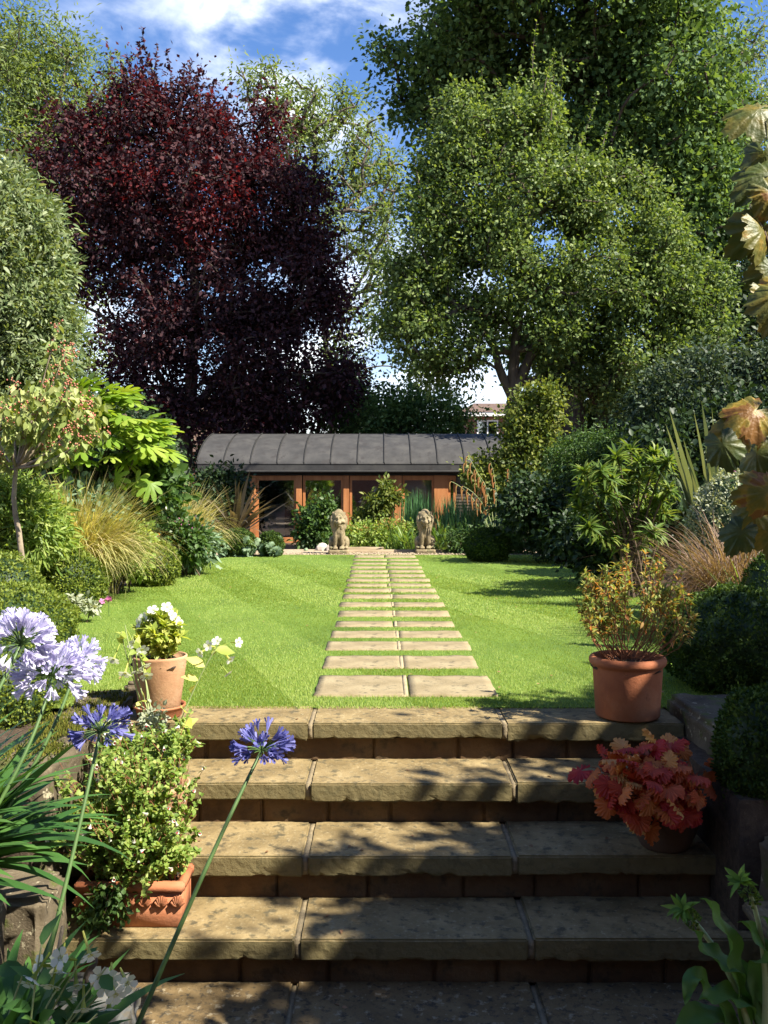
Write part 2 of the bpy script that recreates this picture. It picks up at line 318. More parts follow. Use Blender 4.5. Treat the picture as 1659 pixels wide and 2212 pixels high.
mi = t.nodes.new('ShaderNodeMixShader'); L(ad.outputs[0], mi.inputs[0]); L(tr.outputs[0], mi.inputs[1]); L(gl.outputs[0], mi.inputs[2]); L(mi.outputs[0], out.inputs[0]); MATS['glass'] = m
# leaves
leafmat('lf_purple', [(.014, .008, .012), (.032, .017, .021), (.055, .028, .032), (.085, .035, .038)], trans=.18, rough=.6, tcol=(2.2, .5, .5), nscale=.35, namt=.3, spec=.22)
leafmat('lf_purple_new', [(.05, .016, .022), (.09, .024, .028), (.15, .035, .035)], trans=.4, rough=.55, tcol=(2.0, .5, .4), spec=.25)
leafmat('lf_ash', [(.08, .125, .04), (.13, .185, .06), (.20, .25, .10)], trans=.42, rough=.5, nscale=.4)
leafmat('lf_back', [(.034, .07, .026), (.08, .14, .042), (.16, .24, .08)], trans=.32, rough=.6, nscale=.3, spec=.25)
leafmat('lf_pear', [(.045, .080, .026), (.105, .155, .045), (.23, .285, .10)], tcol=(1.6, 1.6, .55), trans=.34, rough=.48, nscale=.4, spec=.3)
leafmat('lf_ivy', [(.05, .08, .018), (.11, .15, .03), (.22, .24, .06)], trans=.35, rough=.42, spec=.4)
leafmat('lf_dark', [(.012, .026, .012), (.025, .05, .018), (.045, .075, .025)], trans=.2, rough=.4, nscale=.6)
leafmat('lf_mid', [(.03, .065, .018), (.055, .11, .025), (.09, .15, .04)], trans=.3, rough=.45)
leafmat('lf_bright', [(.08, .16, .02), (.13, .23, .03), (.20, .30, .05)], trans=.4, rough=.4)
leafmat('lf_olive', [(.10, .15, .06), (.16, .21, .09), (.26, .30, .17)], trans=.3, rough=.4, spec=.5)
leafmat('lf_elea', [(.018, .035, .018), (.035, .06, .03), (.10, .13, .085)], trans=.2, rough=.5, spec=.3)
leafmat('lf_fatsia', [(.12, .21, .02), (.18, .29, .035), (.30, .38, .06)], trans=.38, rough=.3, spec=.6, nscale=3)
leafmat('lf_box', [(.022, .045, .010), (.04, .075, .015), (.10, .15, .028)], trans=.25, rough=.5, nscale=4, spec=.25)
leafmat('lf_box_gold', [(.07, .11, .018), (.13, .18, .025), (.22, .26, .04)], trans=.3, rough=.38, nscale=4)
leafmat('lf_varieg', [(.16, .20, .12), (.30, .33, .22), (.42, .44, .32)], trans=.25, rough=.5, nscale=5)
leafmat('lf_vib', [(.15, .21, .05), (.25, .30, .09), (.38, .40, .17)], trans=.3, rough=.5, nscale=3)
leafmat('lf_euph', [(.06, .11, .022), (.11, .18, .035), (.22, .26, .06)], trans=.35, rough=.45, nscale=3)
leafmat('lf_phorm', [(.09, .12, .07), (.16, .19, .11), (.26, .27, .16)], trans=.25, rough=.4, nscale=3)
leafmat('lf_phorm_dark', [(.04, .035, .025), (.08, .065, .04), (.18, .14, .09)], trans=.2, rough=.35)
leafmat('gr_misc', [(.24, .25, .08), (.40, .37, .15), (.60, .50, .27)], trans=.35, rough=.5, nscale=4)
leafmat('gr_brown', [(.09, .055, .035), (.17, .11, .075), (.27, .185, .13)], trans=.3, rough=.5, nscale=4)
leafmat('lf_strap', [(.035, .10, .025), (.06, .15, .035), (.10, .21, .05)], trans=.3, rough=.32, spec=.6, nscale=6)
leafmat('lf_iris', [(.06, .12, .03), (.11, .19, .045), (.22, .28, .08)], trans=.35, rough=.4)
leafmat('lf_reed', [(.05, .13, .05), (.09, .19, .07)], trans=.2, rough=.4)
leafmat('lf_salvia', [(.10, .17, .03), (.19, .28, .055), (.34, .40, .11)], trans=.4, rough=.45, nscale=6)
leafmat('lf_nico', [(.20, .28, .05), (.36, .42, .09), (.55, .55, .17)], trans=.45, rough=.5)
leafmat('lf_pens', [(.12, .17, .04), (.20, .25, .06), (.30, .30, .08), (.45, .17, .04)], trans=.35, rough=.45, nscale=5, namt=.25)
leafmat('lf_heuch', [(.42, .03, .035), (.52, .085, .035), (.60, .21, .055), (.66, .42, .14)], trans=.3, rough=.45, tcol=(1.5, 1, .7), nscale=5, namt=.2)
leafmat('lf_rust', [(.25, .10, .04), (.38, .18, .07), (.30, .24, .08)], trans=.3, rough=.5)
leafmat('lf_eucomis', [(.06, .13, .03), (.09, .18, .04), (.12, .22, .05)], trans=.3, rough=.35, nscale=8)
leafmat('lf_glauc', [(.10, .17, .10), (.16, .24, .14), (.22, .30, .18)], trans=.25, rough=.5)
leafmat('pet_blue', [(.08, .085, .27), (.13, .135, .38), (.24, .24, .52)], trans=.3, rough=.5, tcol=(1, 1, 1.1), nscale=20)
leafmat('pet_pale', [(.42, .38, .60), (.60, .58, .76), (.80, .79, .88)], trans=.35, rough=.5, tcol=(1.1, 1.1, 1.1), nscale=20)
leafmat('pet_white', [(.62, .64, .5), (.75, .76, .66), (.82, .82, .76)], trans=.35, rough=.5, tcol=(1.1, 1.1, .9), nscale=20)
leafmat('pet_red', [(.45, .01, .03), (.6, .03, .05)], trans=.2, rough=.5, tcol=(1.2, .8, .8))
leafmat('pet_orange', [(.6, .22, .03), (.7, .36, .05)], trans=.3, rough=.5, tcol=(1.2, 1, .6))
leafmat('pet_pink', [(.5, .12, .25), (.45, .2, .38)], trans=.3, rough=.5, tcol=(1.2, 1, 1))
leafmat('grass_blade', [(.15, .23, .035), (.24, .33, .055), (.38, .44, .13)], trans=.4, rough=.45, tcol=(1.4, 1.3, .6), nscale=.8, namt=.38)
leafmat('dead_leaf', [(.18, .09, .04), (.28, .16, .08), (.12, .07, .04)], trans=.1, rough=.7)
# vine leaf: yellowing edges and veins on green, as its own pattern
m, t, out = newmat('lf_vine'); L = t.links.new
tcd = t.nodes.new('ShaderNodeTexCoord'); nz = t.nodes.new('ShaderNodeTexNoise'); nz.inputs['Scale'].default_value = 22; nz.inputs['Detail'].default_value = 5; L(tcd.outputs['Object'], nz.inputs[0])
g_ = t.nodes.new('ShaderNodeNewGeometry'); a = t.nodes.new('ShaderNodeMath'); a.operation = 'MULTIPLY_ADD'; L(g_.outputs['Random Per Island'], a.inputs[0]); a.inputs[1].default_value = .5; L(nz.outputs[0], a.inputs[2])
r = ramp(t, [(.045, .075, .014), (.08, .10, .016), (.16, .14, .018), (.30, .20, .022), (.22, .10, .018)], [.45, .68, .88, .97, 1.0]); L(a.outputs[0], r.inputs[0])
p = t.nodes.new('ShaderNodeBsdfPrincipled'); p.inputs['Roughness'].default_value = .5; L(r.outputs[0], p.inputs[0])
wv = t.nodes.new('ShaderNodeTexNoise'); wv.inputs['Scale'].default_value = 60; L(tcd.outputs['Object'], wv.inputs[0]); bp = t.nodes.new('ShaderNodeBump'); bp.inputs['Strength'].default_value = .6; bp.inputs['Distance'].default_value = .006; L(wv.outputs[0], bp.inputs['Height']); L(bp.outputs[0], p.inputs['Normal'])
tr = t.nodes.new('ShaderNodeBsdfTranslucent'); L(r.outputs[0], tr.inputs[0]); mi = t.nodes.new('ShaderNodeMixShader'); mi.inputs[0].default_value = .3; L(p.outputs[0], mi.inputs[1]); L(tr.outputs[0], mi.inputs[2]); L(mi.outputs[0], out.inputs[0]); MATS['lf_vine'] = m
# lawn ground
surf('lawn_turf', [(.06, .11, .015), (.10, .17, .02), (.13, .20, .03)], 1.3, bump=.8, bscale=140, spots=(.10, .09, .03), spotscale=40, spotth=(.66, .72))

# ------------------------------------------------------------------ setting: ground, lawn, path
def ground_h(x, y):
    if y < 3.18: return -.86
    if abs(x) < 1.2 and y < 4.3: return -.86
    if y < 4.3: return -.06 if y > 3.5 or abs(x) > 1.2 else -.3
    if y < 14.6: return -.03
    return -.03-.25*min(1, (y-14.6)/4)
xs = sorted(set([-600, -200, -80, -40, -20, -12, -8, -5, -3.5, -2.5, -1.8, -1.35, -1.21, -1.19, 0, 1.19, 1.21, 1.35, 1.8, 2.5, 3.5, 5, 8, 12, 20, 40, 80, 200, 600]))
ys = [-300, -60, -10, 0, 1.5, 3.17, 3.19, 3.49, 3.51, 4.29, 4.31, 6, 9, 12, 14.6, 16, 18, 20, 26, 40, 80, 200, 500, 1200]
g = G(); g.add([(x, y, ground_h(x, y)) for y in ys for x in xs], [[j*len(xs)+i, j*len(xs)+i+1, (j+1)*len(xs)+i+1, (j+1)*len(xs)+i] for j in range(len(ys)-1) for i in range(len(xs)-1)])
structure(g.build('ground', 'soil', smooth=False))
# lawn sheet with a curved edge
def lawn_l(y): return -2.62-.10*math.sin((y-4)*.5)+(.55*max(0, (y-12.6)/1.4)**2)
def lawn_r(y): return 2.62+.10*math.sin((y-3)*.6)-(.4*max(0, (y-12.6)/1.4)**2)
g = G(); yy = np.linspace(4.29, 14.1, 60); V = []
for y in yy:
    for u in np.linspace(0, 1, 30): V.append((lawn_l(y)*(1-u)+lawn_r(y)*u, y, .004*math.sin(3*u+y)))
g.add(V, [[j*30+i, j*30+i+1, (j+1)*30+i+1, (j+1)*30+i] for j in range(59) for i in range(29)])
structure(g.build('lawn', 'lawn_turf'))
g = G(); box(g, -3.4, 2.6, 14.12, 15.6, -.2, -.012); structure(g.build('gravel_path', 'gravel', smooth=False))
# path rows
rows = [(4.50, 4.97), (5.19, 5.55), (5.77, 6.08), (6.25, 6.52), (6.74, 7.0), (7.28, 7.60), (7.90, 8.17), (8.50, 8.76), (9.03, 9.28), (9.54, 9.76), (10.05, 10.30), (10.57, 10.84), (11.12, 11.38), (11.68, 11.94), (12.28, 12.52), (12.90, 13.12), (13.5, 13.9)]
def pcx(y): return .10-(y-4.5)*.0102
slabs = []
for i, (a, b) in enumerate(rows):
    c = pcx((a+b)/2); hw = .435+rng.normal()*.008; j = c+.008+rng.normal()*.012
    for (u, v, side) in ((c-hw, j-.004, 'left'), (j+.004, c+hw+abs(rng.normal())*.012, 'right')):
        g = G(); bevelbox(g, u, v, a, b, -.05, .010+rng.random()*.0015, .002, cuts=12 if i < 4 else 5, rough=.005, seed=i*2+(side == 'left'))
        o = g.build('paving_slab', 'path_stone', origin=((u+v)/2, (a+b)/2, 0)); slabs.append((u, v, a, b))
        nth = ['first', 'second', 'third', 'fourth', 'fifth', 'sixth', 'seventh', 'eighth', 'ninth', 'tenth', 'eleventh', 'twelfth', 'thirteenth', 'fourteenth', 'fifteenth', 'sixteenth', 'seventeenth'][i]
        tag(o, f'buff stepping slab set in the lawn, {side} half of the {nth} row counted from the steps', 'paving slab', 'stepping slabs crossing the lawn')
g = G()
for i, (a, b) in enumerate(rows[:12]):
    c = pcx((a+b)/2)+.008; bevelbox(g, c-.011, c+.011, a+.006, b-.006, -.04, .0125, .002, cuts=6, rough=.002, seed=i)
structure(g.build('path_mortar', 'mortar_light'))
# lawn grass
def grass_field(name, regions):
    g = G()
    for (y0, y1, dens, L0, Wd) in regions:
        xm = min(2.9, .44*y1+.15); n = int((y1-y0)*2*xm*dens); x = rng.uniform(-xm, xm, n); y = rng.uniform(y0, y1, n)
        ok = (x > np.array([lawn_l(q) for q in y])) & (x < np.array([lawn_r(q) for q in y])) & (y < 14.1)
        for (u, v, a, b) in slabs: ok &= ~((x > u-.014) & (x < v+.014) & (y > a+.004) & (y < b-.004))
        x = x[ok]; y = y[ok]; n = len(x)
        band = np.where(np.sin(2*PI*(x+.35*y)/1.1) > 0, 1, -1)*PI/2; az_ = np.where(rng.random(n) < .62, band+rng.normal(size=n)*.7, rng.uniform(0, 2*PI, n)); le = L0*rng.uniform(.5, 1.25, n); th = rng.uniform(.1, 1.15, n)
        tip = np.stack([x+np.cos(az_)*np.sin(th)*le, y+np.sin(az_)*np.sin(th)*le, np.cos(th)*le], 1)
        a2 = az_+PI/2+rng.normal(size=n)*.5; s_ = np.stack([np.cos(a2), np.sin(a2), 0*x], 1)*(Wd/2); b_ = np.stack([x, y, 0*x], 1)
        g.add(np.stack([b_-s_, b_+s_, tip], 1).reshape(-1, 3), np.arange(3*n).reshape(-1, 3))
    o = g.build(name, 'grass_blade'); o['kind'] = 'stuff'; o['label'] = 'short bright green mown grass covering the lawn'; return o
grass_field('lawn_grass', [(4.26, 5.4, 24000, .016, .0026), (5.4, 7.4, 12000, .015, .0038), (7.4, 10, 5500, .014, .006), (10, 14.1, 3000, .013, .009)])

# ------------------------------------------------------------------ steps (level 0, -.165, -.33, -.5, -.665)
lv = [0.0, -.165, -.332, -.50, -.665]; fr_ = [4.0, 3.71, 3.40, 3.12, 2.86]; bk = [4.30, 4.03, 3.74, 3.43, 3.15]
xl, xr = -1.14, 1.26
jn = [(-.315, .515), (-.300, .515), (-.285, .475), (-.29, .49), (-.30, .50)]
nm = ['top', 'second', 'third', 'fourth', 'bottom']
for i in range(5):
    z = lv[i]; x1 = 1.285 if i == 0 else xr
    root = thing('stone_step', [f'top stone step edging the lawn, with the large red terracotta pot at its right end', 'second stone step from the top, behind the deep blue agapanthus head', 'third stone step from the top, where the bowl of red leaves stands', 'fourth stone step from the top, with the terracotta trough at its left end', 'bottom stone step in deep shade, lowest in the picture'][i], 'step', (0, fr_[i], z), 'wide stone steps up to the lawn')
    cuts = [xl, jn[i][0], jn[i][1], x1]
    for k in range(3):
        a, b = cuts[k]+(.009 if k else 0), cuts[k+1]-(.009 if k < 2 else 0)
        g = G(); dz = rng.normal()*.0015
        bevelbox(g, a, b, fr_[i]+rng.normal()*.004, bk[i]+.02, z-.076+rng.normal()*.004, z+dz, .006, cuts=44, rough=.0045, rs=9, seed=i*3+k, seg=2, chip=.017)
        part(g, 'slab', 'yorkstone' if i < 4 else 'yorkstone_shaded', root, False)
    for q in jn[i]:
        g = G(); bevelbox(g, q-.012, q+.012, fr_[i]+.008, bk[i]+.01, z-.07, z-.007, .003, cuts=14, rough=.003, seed=i); part(g, 'mortar_joint', 'mortar', root)
    g = G(); zb = z-.166; x = xl
    while x < x1-.02:
        ww = rng.uniform(.2, .42); x2 = min(x1, x+ww); bevelbox(g, x+.003, x2-.003, fr_[i]+.047+rng.random()*.005, fr_[i]+.12, zb-.01, z-.070, .006, cuts=8, rough=.006, seed=i+x*10); x = x2
    box(g, xl, x1, fr_[i]+.062, fr_[i]+.2, zb-.01, z-.075)
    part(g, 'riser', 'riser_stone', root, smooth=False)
g = G(); box(g, -3, 3, -2, 2.93, -.9, -.831); structure(g.build('patio', 'yorkstone_shaded', smooth=False))
# flank walls
def wall(name, label, blocks, mat='wallstone', b=.02, rough=.02):
    x = np.mean([q[0] for q in blocks]); root = thing(name, label, 'wall', (x, blocks[0][2], blocks[0][4]))
    for k, q in enumerate(blocks):
        g = G(); bevelbox(g, *q, b, cuts=22, rough=rough, rs=6, seed=k+x*5, seg=3); part(g, 'stone_block', mat, root)
wall('retaining_wall', 'mossy stone wall capping the left side of the steps beside the tan pot', [(-1.36, -1.145, 3.22, 3.80, -.9, .055), (-1.37, -1.15, 3.81, 4.36, -.3, .065), (-1.2, -1.0, 4.33, 4.42, -.1, .10)])
wall('garden_wall', 'low weathered stone wall facing the viewer at the lower left corner', [(-2.2, -1.46, 2.92, 3.2, -.9, -.30), (-1.455, -1.07, 2.94, 3.19, -.9, -.29)])
wall('retaining_wall', 'crumbling stone wall at the right of the steps under the clipped box', [(1.29, 1.75, 3.62, 4.30, -.9, .06), (1.27, 1.75, 2.95, 3.615, -.9, -.18)])
g = G(); bevelbox(g, 1.12, 1.7, 2.55, 2.95, -.33, -.295, .008, cuts=12, rough=.006); o = g.build('coping_stone', 'yorkstone_shaded'); tag(o, 'flat pointed coping stone at the right edge of the lower steps', 'stone')
g = G(); bevelbox(g, 1.22, 1.75, 2.62, 2.92, -.86, -.335, .02, cuts=12, rough=.01); o = g.build('stone_pier', 'wallstone'); tag(o, 'dark stone pier under the flat coping stone at the right edge', 'pier')
# soil bed left, with litter
g = sphere_grid((-2.0, 3.85, -.38), (.75, .72, .32), 40, 20, .1, 4); structure(g.build('soil_mound', 'soil'))
g = G(); n = 420; P = np.stack([rng.uniform(-1.95, -1.4, n), rng.uniform(3.2, 4.1, n), rng.uniform(-.28, -.1, n)], 1)
P[:, 2] = -.38+.32*np.sqrt(np.maximum(0, 1-((P[:, 0]+2)/.75)**2-((P[:, 1]-3.85)/.72)**2))+.012; inst(g, T_OVAL, P, rdir(n), rdir(n, (0, 0, 1.5)), rng.uniform(.02, .045, n), .02)
o = g.build('leaf_litter', 'dead_leaf'); o['kind'] = 'stuff'; o['label'] = 'brown fallen leaves on the soil beside the left wall'

g = G(); n = 5200; cx_ = rng.uniform(-1.35, -1.16, 46); cy_ = rng.uniform(3.24, 4.3, 46); k = rng.integers(0, 46, n); P = np.stack([np.clip(cx_[k]+rng.normal(size=n)*.035, -1.36, -1.15), np.clip(cy_[k]+rng.normal(size=n)*.04, 3.23, 4.33), np.full(n, .055)+rng.random(n)*.012], 1)
a_ = rng.uniform(0, 2*PI, n); s_ = np.stack([np.cos(a_), np.sin(a_), 0*a_], 1)*.004; g.add(np.stack([P-s_, P+s_, P+rng.normal(size=(n, 3))*.004+np.array([0, 0, .012])], 1).reshape(-1, 3), np.arange(3*n).reshape(-1, 3))
leafmat('moss', [(.05, .065, .012), (.10, .11, .02), (.17, .15, .03)], trans=.1, rough=.9, spec=.1); o = g.build('moss', 'moss'); o['kind'] = 'stuff'; o['label'] = 'olive moss cushions on the left wall top'
g = G(); n = 90; x = rng.uniform(-2.4, 2.4, n); y = rng.uniform(4.35, 12, n); P = np.stack([x, y, np.full(n, .016)], 1)
n2 = 34; k = rng.integers(0, 5, n2); P2 = np.stack([rng.uniform(-1.1, 1.2, n2), np.array(fr_)[k]+rng.uniform(.03, .24, n2), np.array(lv)[k]+.004], 1); P = np.concatenate([P, P2]); n = len(P)
a_ = rng.uniform(0, 2*PI, n); inst(g, T_OVAL, P, np.stack([np.cos(a_), np.sin(a_), rng.normal(size=n)*.1], 1), rdir(n, (0, 0, 3)), rng.uniform(.012, .028, n), .012)
o = g.build('fallen_leaves', 'dead_leaf'); o['kind'] = 'stuff'; o['label'] = 'small dry fallen leaves on the lawn and steps'
# ------------------------------------------------------------------ plant builders
def curved_stems(base, tip, lift=.4, n=7, jit=.1):
    base = np.asarray(base, float); tip = np.asarray(tip, float); d = tip-base; L_ = np.linalg.norm(d, axis=1, keepdims=True)
    ctrl = base+d*.45; ctrl[:, 2] += (L_*lift)[:, 0]*.5; ctrl[:, :2] -= d[:, :2]*.25*np.sign(lift); ctrl += rng.normal(size=ctrl.shape)*L_*jit
    return bez(base, ctrl, tip, n)
def leaves_on(g, C, per, T, L, Wd, t0=.3, spread=1.0, droop=0.0, up=1.0, tip=0):
    M, n, _ = C.shape; k = rng.integers(0, M, M*per); t = t0+(1-t0)*rng.random(M*per)**.8; x = t*(n-1); i = np.minimum(x.astype(int), n-2); f = (x-i)[:, None]
    P = C[k, i]*(1-f)+C[k, i+1]*f; tn = nrm(C[k, i+1]-C[k, i])
    A = nrm(tn*.6+rdir(len(P))*spread+np.array([0, 0, -droop])); N = nrm(rdir(len(P))*.6+np.array([0, 0, up])+np.array([.2, -.3, 0]))
    inst(g, T, P, A, N, L*rng.uniform(.65, 1.2, len(P)), Wd*rng.uniform(.8, 1.15, len(P))); return P
def clump_cloud(g, ells, nclump, per, cr, T, L, Wd, shell=4, droop=.3, flat=1.0, gap=None):
    """leaves in sprays spread through ellipsoids; returns the spray centres"""
    vol = np.array([e[1][0]*e[1][1]*e[1][2] for e in ells])**.67; cnt = (vol/vol.sum()*nclump).astype(int)+1; Cs = []
    for (c, r), k in zip(ells, cnt):
        p, _ = ellipts(int(k*(1.35 if gap else 1)), c, r, shell)
        if gap: v = np.array([mnoise.noise(Vector(q)*(1/gap)) for q in p]); p = p[v > np.quantile(v, .24)]
        Cs.append(p)
    C = np.concatenate(Cs); n = len(C)*per; k = np.repeat(np.arange(len(C)), per)
    szs = rng.uniform(.6, 1.35, len(C)); ax = rdir(len(C), (0, 0, .3)); q = rng.normal(size=(n, 3))*cr*szs[k][:, None]*.5
    q[:, 2] *= flat; q += ax[k]*rng.normal(size=(n, 1))*cr*.6
    P = C[k]+q; A = nrm(q/cr+rdir(n)*1.0+np.array([0, 0, -droop])); N = rdir(n, (.15, -.15, .8))
    z_ = rng.uniform(.45, 1.45, n); inst(g, T, P, A, N, L*z_, Wd*(.4+.6*z_)*rng.uniform(.75, 1.2, n)); return C
def branchwork(g, trunk, rad, C, r0=.012, start=.35, sides=5, wig=.12):
    """trunk polyline, then every spray centre linked to the nearest node nearer the trunk"""
    trunk = np.asarray(trunk, float); tubes(g, trunk[None], np.asarray(rad)[None], 10)
    k0 = int(len(trunk)*start); nodes = list(trunk[k0:]); par = [-1]*len(nodes); nt_ = len(nodes); plen = [0]*nt_
    order = np.argsort(np.min(np.linalg.norm(C[:, None]-trunk[None, k0:], axis=2), 1))
    arr = np.zeros((nt_+len(C), 3)); arr[:nt_] = nodes; pl = np.zeros(nt_+len(C)); m = nt_
    for i in order:
        dd = np.linalg.norm(arr[:m]-C[i], axis=1); up = np.maximum(0, arr[:m, 2]-C[i][2])*.8
        j = int(np.argmin(dd*1.0+pl[:m]*.18+up)); arr[m] = C[i]; pl[m] = pl[j]+dd[j]; par.append(j); m += 1
    cnt = np.ones(m)
    for i in range(m-1, nt_-1, -1): cnt[par[i]] += cnt[i]
    a = np.array([arr[par[i]] for i in range(nt_, m)]); c = arr[nt_:m]; L_ = np.linalg.norm(c-a, axis=1, keepdims=True)
    b = (a+c)/2+rng.normal(size=a.shape)*L_*wig+np.array([0, 0, 1])*L_*.08
    r1 = np.minimum(r0*np.sqrt(cnt[nt_:m]), max(rad[-1]*1.1, r0*2)); pr = np.array([r0*math.sqrt(cnt[par[i]]) if par[i] >= nt_ else r1[i-nt_]*1.2 for i in range(nt_, m)]); pr = np.minimum(pr, r1*1.6)
    tubes(g, bez(a, b, c, 5), r1[:, None]+(pr-r1)[:, None]*np.linspace(1, 0, 5)[None], sides)
def pell(d, L):   # ellipsoids given in picture units at depth d: (px, py, rx, ry, depth radius m, depth offset m)
    out = []
    for e in L:
        px, py, rx, ry = e[:4]; dr = e[4] if len(e) > 4 else (rx+ry)/2028*d*.5; do = e[5] if len(e) > 5 else 0
        out.append((W(px, py, d+do), np.array([rx/2028*d, dr, ry/2028*d])))
    return out
def tree(name, label, d, trunkpts, rad, ells, nclump, per, cr, T, L, Wd, leaf, bark, shoots=None, group=None, droop=.3, shell=3.2, start=.35, r0=.012, extra=None, cat='tree', gap=1.1, newg=None):
    tr_ = path([W(*q[:2], d+(q[2] if len(q) > 2 else 0)) for q in trunkpts], 16); root = thing(name, label, cat, tr_[0], group)
    gl_ = G(); C = clump_cloud(gl_, pell(d, ells), nclump, per, cr, T, L, Wd, shell, droop, 1.0, gap)
    gb = G(); branchwork(gb, tr_, np.linspace(rad[0], rad[1], 16), C, r0, start)
    if extra:
        for (pts, ra, rb) in extra: tubes(gb, path([W(*q[:2], d+(q[2] if len(q) > 2 else 0)) for q in pts], 12)[None], np.linspace(ra, rb, 12)[None], 8)
    if newg:
        gn = G(); clump_cloud(gn, pell(d, newg[0]), newg[1], per, cr, T, L, Wd, 2.2, droop, 1.0); part(gn, 'new_growth', newg[2], root)
    if shoots:
        b = np.array([W(q[0], q[1], d+rng.normal()*.6) for q in shoots]); tp = np.array([W(q[2], q[3], d+rng.normal()*.4) for q in shoots])
        Cs = curved_stems(b, tp, .1, 9, .05); tubes(gb, Cs, np.linspace(.014, .004, 9)[None], 4); leaves_on(gl_, Cs, 55, T, L*1.05, Wd, .1, 1.1, .2)
    part(gl_, 'crown', leaf, root); part(gb, 'trunk', bark, root); return root
def bush(name, label, d, ells, nclump, per, cr, T, L, Wd, leaf, cat='shrub', bark='twig_brown', base=None, group=None, droop=.2, shell=3.5, nst=14, r0=.006, core=0, flat=1.0):
    E = pell(d, ells); c0 = E[0][0]; bz = base if base is not None else (c0[0], c0[1], -.03); root = thing(name, label, cat, bz, group)
    gl_ = G(); C = clump_cloud(gl_, E, nclump, per, cr, T, L, Wd, shell, droop, flat); part(gl_, 'foliage', leaf, root)
    gb = G(); b = np.array([bz]*nst)+rng.normal(size=(nst, 3))*np.array([.06, .06, 0]); k = rng.integers(0, len(C), nst)
    tubes(gb, curved_stems(b, C[k], .3, 7, .06), np.linspace(r0*1.6, r0*.6, 7)[None], 5); part(gb, 'stem', bark, root); return root
def topiary(name, label, c, r, n, leaf='lf_box', L=.016, group=None, amp=.07, seed=1, cat='topiary', fuzz=.02):
    r = np.array(r, float); c = np.array(c, float); root = thing(name, label, cat, (c[0], c[1], c[2]-r[2]*.9), group)
    part(sphere_grid(c, r*.93, 28, 20, amp, 2.5, seed), 'twig_core', 'lf_dark', root)
    dd = nrm(rng.normal(size=(n, 3))); k = np.array([1+amp*mnoise.fractal(Vector(q)*2.5+Vector((seed, seed*2.3, 0)), 1, 2, 3) for q in dd])
    tuft = np.array([mnoise.noise(Vector(q)*(.5/max(.03, L))*float(r.mean())) for q in dd])
    P = c+dd*r*(k+tuft*fuzz/r.mean()+rng.normal(size=n)*.012/r.mean()*.5)[:, None]*.985
    g = G(); A = nrm(dd*.8+rdir(n)*.8+np.array([0, 0, .3])); inst(g, T_OVAL if n < 9000 else T_LANCE, P, A, rdir(n, dd*1.2), L*rng.uniform(.7, 1.3, n), L*.6)
    part(g, 'foliage', leaf, root); return root
def grass_clump(name, label, c, n, L, Wd, leaf, spread=.08, th=(0.05, .6), bend=(.8, 1.9), cat='grass clump', azr=(0, 2*PI), seg=7, plumes=0, group=None):
    root = thing(name, label, cat, c, group); g = G(); P = np.array(c)+np.stack([rng.normal(size=n)*spread, rng.normal(size=n)*spread, 0*np.zeros(n)], 1)
    Cc = blades(g, P, rng.uniform(*azr, n), L*rng.uniform(.6, 1.15, n), Wd*rng.uniform(.7, 1.2, n), rng.uniform(*th, n), rng.uniform(*bend, n), seg, 1.3)
    part(g, 'blades', leaf, root); return root
def sword_plant(name, label, c, spec, leaf, Wd, cat='plant', seg=8):
    """spec rows: azimuth deg, length, lean deg, extra bend deg"""
    root = thing(name, label, cat, c); g = G(); s_ = np.array(spec, float)
    blades(g, np.array(c)+rng.normal(size=(len(s_), 3))*np.array([.03, .03, 0]), np.radians(s_[:, 0]), s_[:, 1], Wd*rng.uniform(.8, 1.2, len(s_)), np.radians(s_[:, 2]), np.radians(s_[:, 3]), seg, 1.6, .6)
    part(g, 'leaves', leaf, root); return root
def whorls(g, P, A, per, L, Wd, T=T_LANCE, droop=.25):
    n = len(P)*per; k = np.repeat(np.arange(len(P)), per); q = rdir(n); q -= (q*A[k]).sum(1, keepdims=True)*A[k]; q = nrm(q)
    e = rng.uniform(-.35, 1.1, n)[:, None]; D_ = nrm(q*np.cos(e)+A[k]*np.sin(e)+np.array([0, 0, -droop])*rng.random((n, 1)))
    inst(g, T, P[k]-A[k]*rng.uniform(0, .35, (n, 1))*L, D_, nrm(A[k]+rdir(n)*.2), L*rng.uniform(.75, 1.1, n), Wd)

exec_order = True
# ------------------------------------------------------------------ far buildings
root = thing('brick_house', 'red brick house with white window frames glimpsed between trees behind the summerhouse', 'house', (5.0, 44, -.3))
g = G(); box(g, 3.9, 9, 44, 52, -.3, 4.55); part(g, 'wall', 'brick', root, False)
g = G(); V = [(3.5, 43.6, 4.55), (9.4, 43.6, 4.55), (9.4, 52.4, 4.55), (3.5, 52.4, 4.55), (4.6, 48, 5.35), (8.3, 48, 5.35)]; g.add(V, [[0, 1, 5, 4], [2, 3, 4, 5]]); g.add(V, [[1, 2, 5], [3, 0, 4]]); part(g, 'roof', 'rooftile', root, False)
g = G(); box(g, 3.6, 9.3, 43.62, 43.75, 4.36, 4.54); part(g, 'fascia', 'white_paint', root, False)
for wx in (4.35, 5.9):
    f = G(); [box(f, *q) for q in ((wx, wx+.07, 43.93, 43.99, 2.9, 4.2), (wx+.93, wx+1, 43.93, 43.99, 2.9, 4.2), (wx+.07, wx+.93, 43.93, 43.99, 4.13, 4.2), (wx+.07, wx+.93, 43.93, 43.99, 2.9, 2.97), (wx+.47, wx+.53, 43.93, 43.99, 2.97, 4.13))]
    wf = part(f, 'window', 'white_paint', root, False); f = G(); box(f, wx+.07-5.0, wx+.93-5.0, -.04, -.01, 3.27, 4.43); o = f.build('pane', 'glass', wf, False)
root = thing('tiled_house', 'brown tiled house roof showing between dark foliage left of the summerhouse', 'house', (-9, 40, -.3))
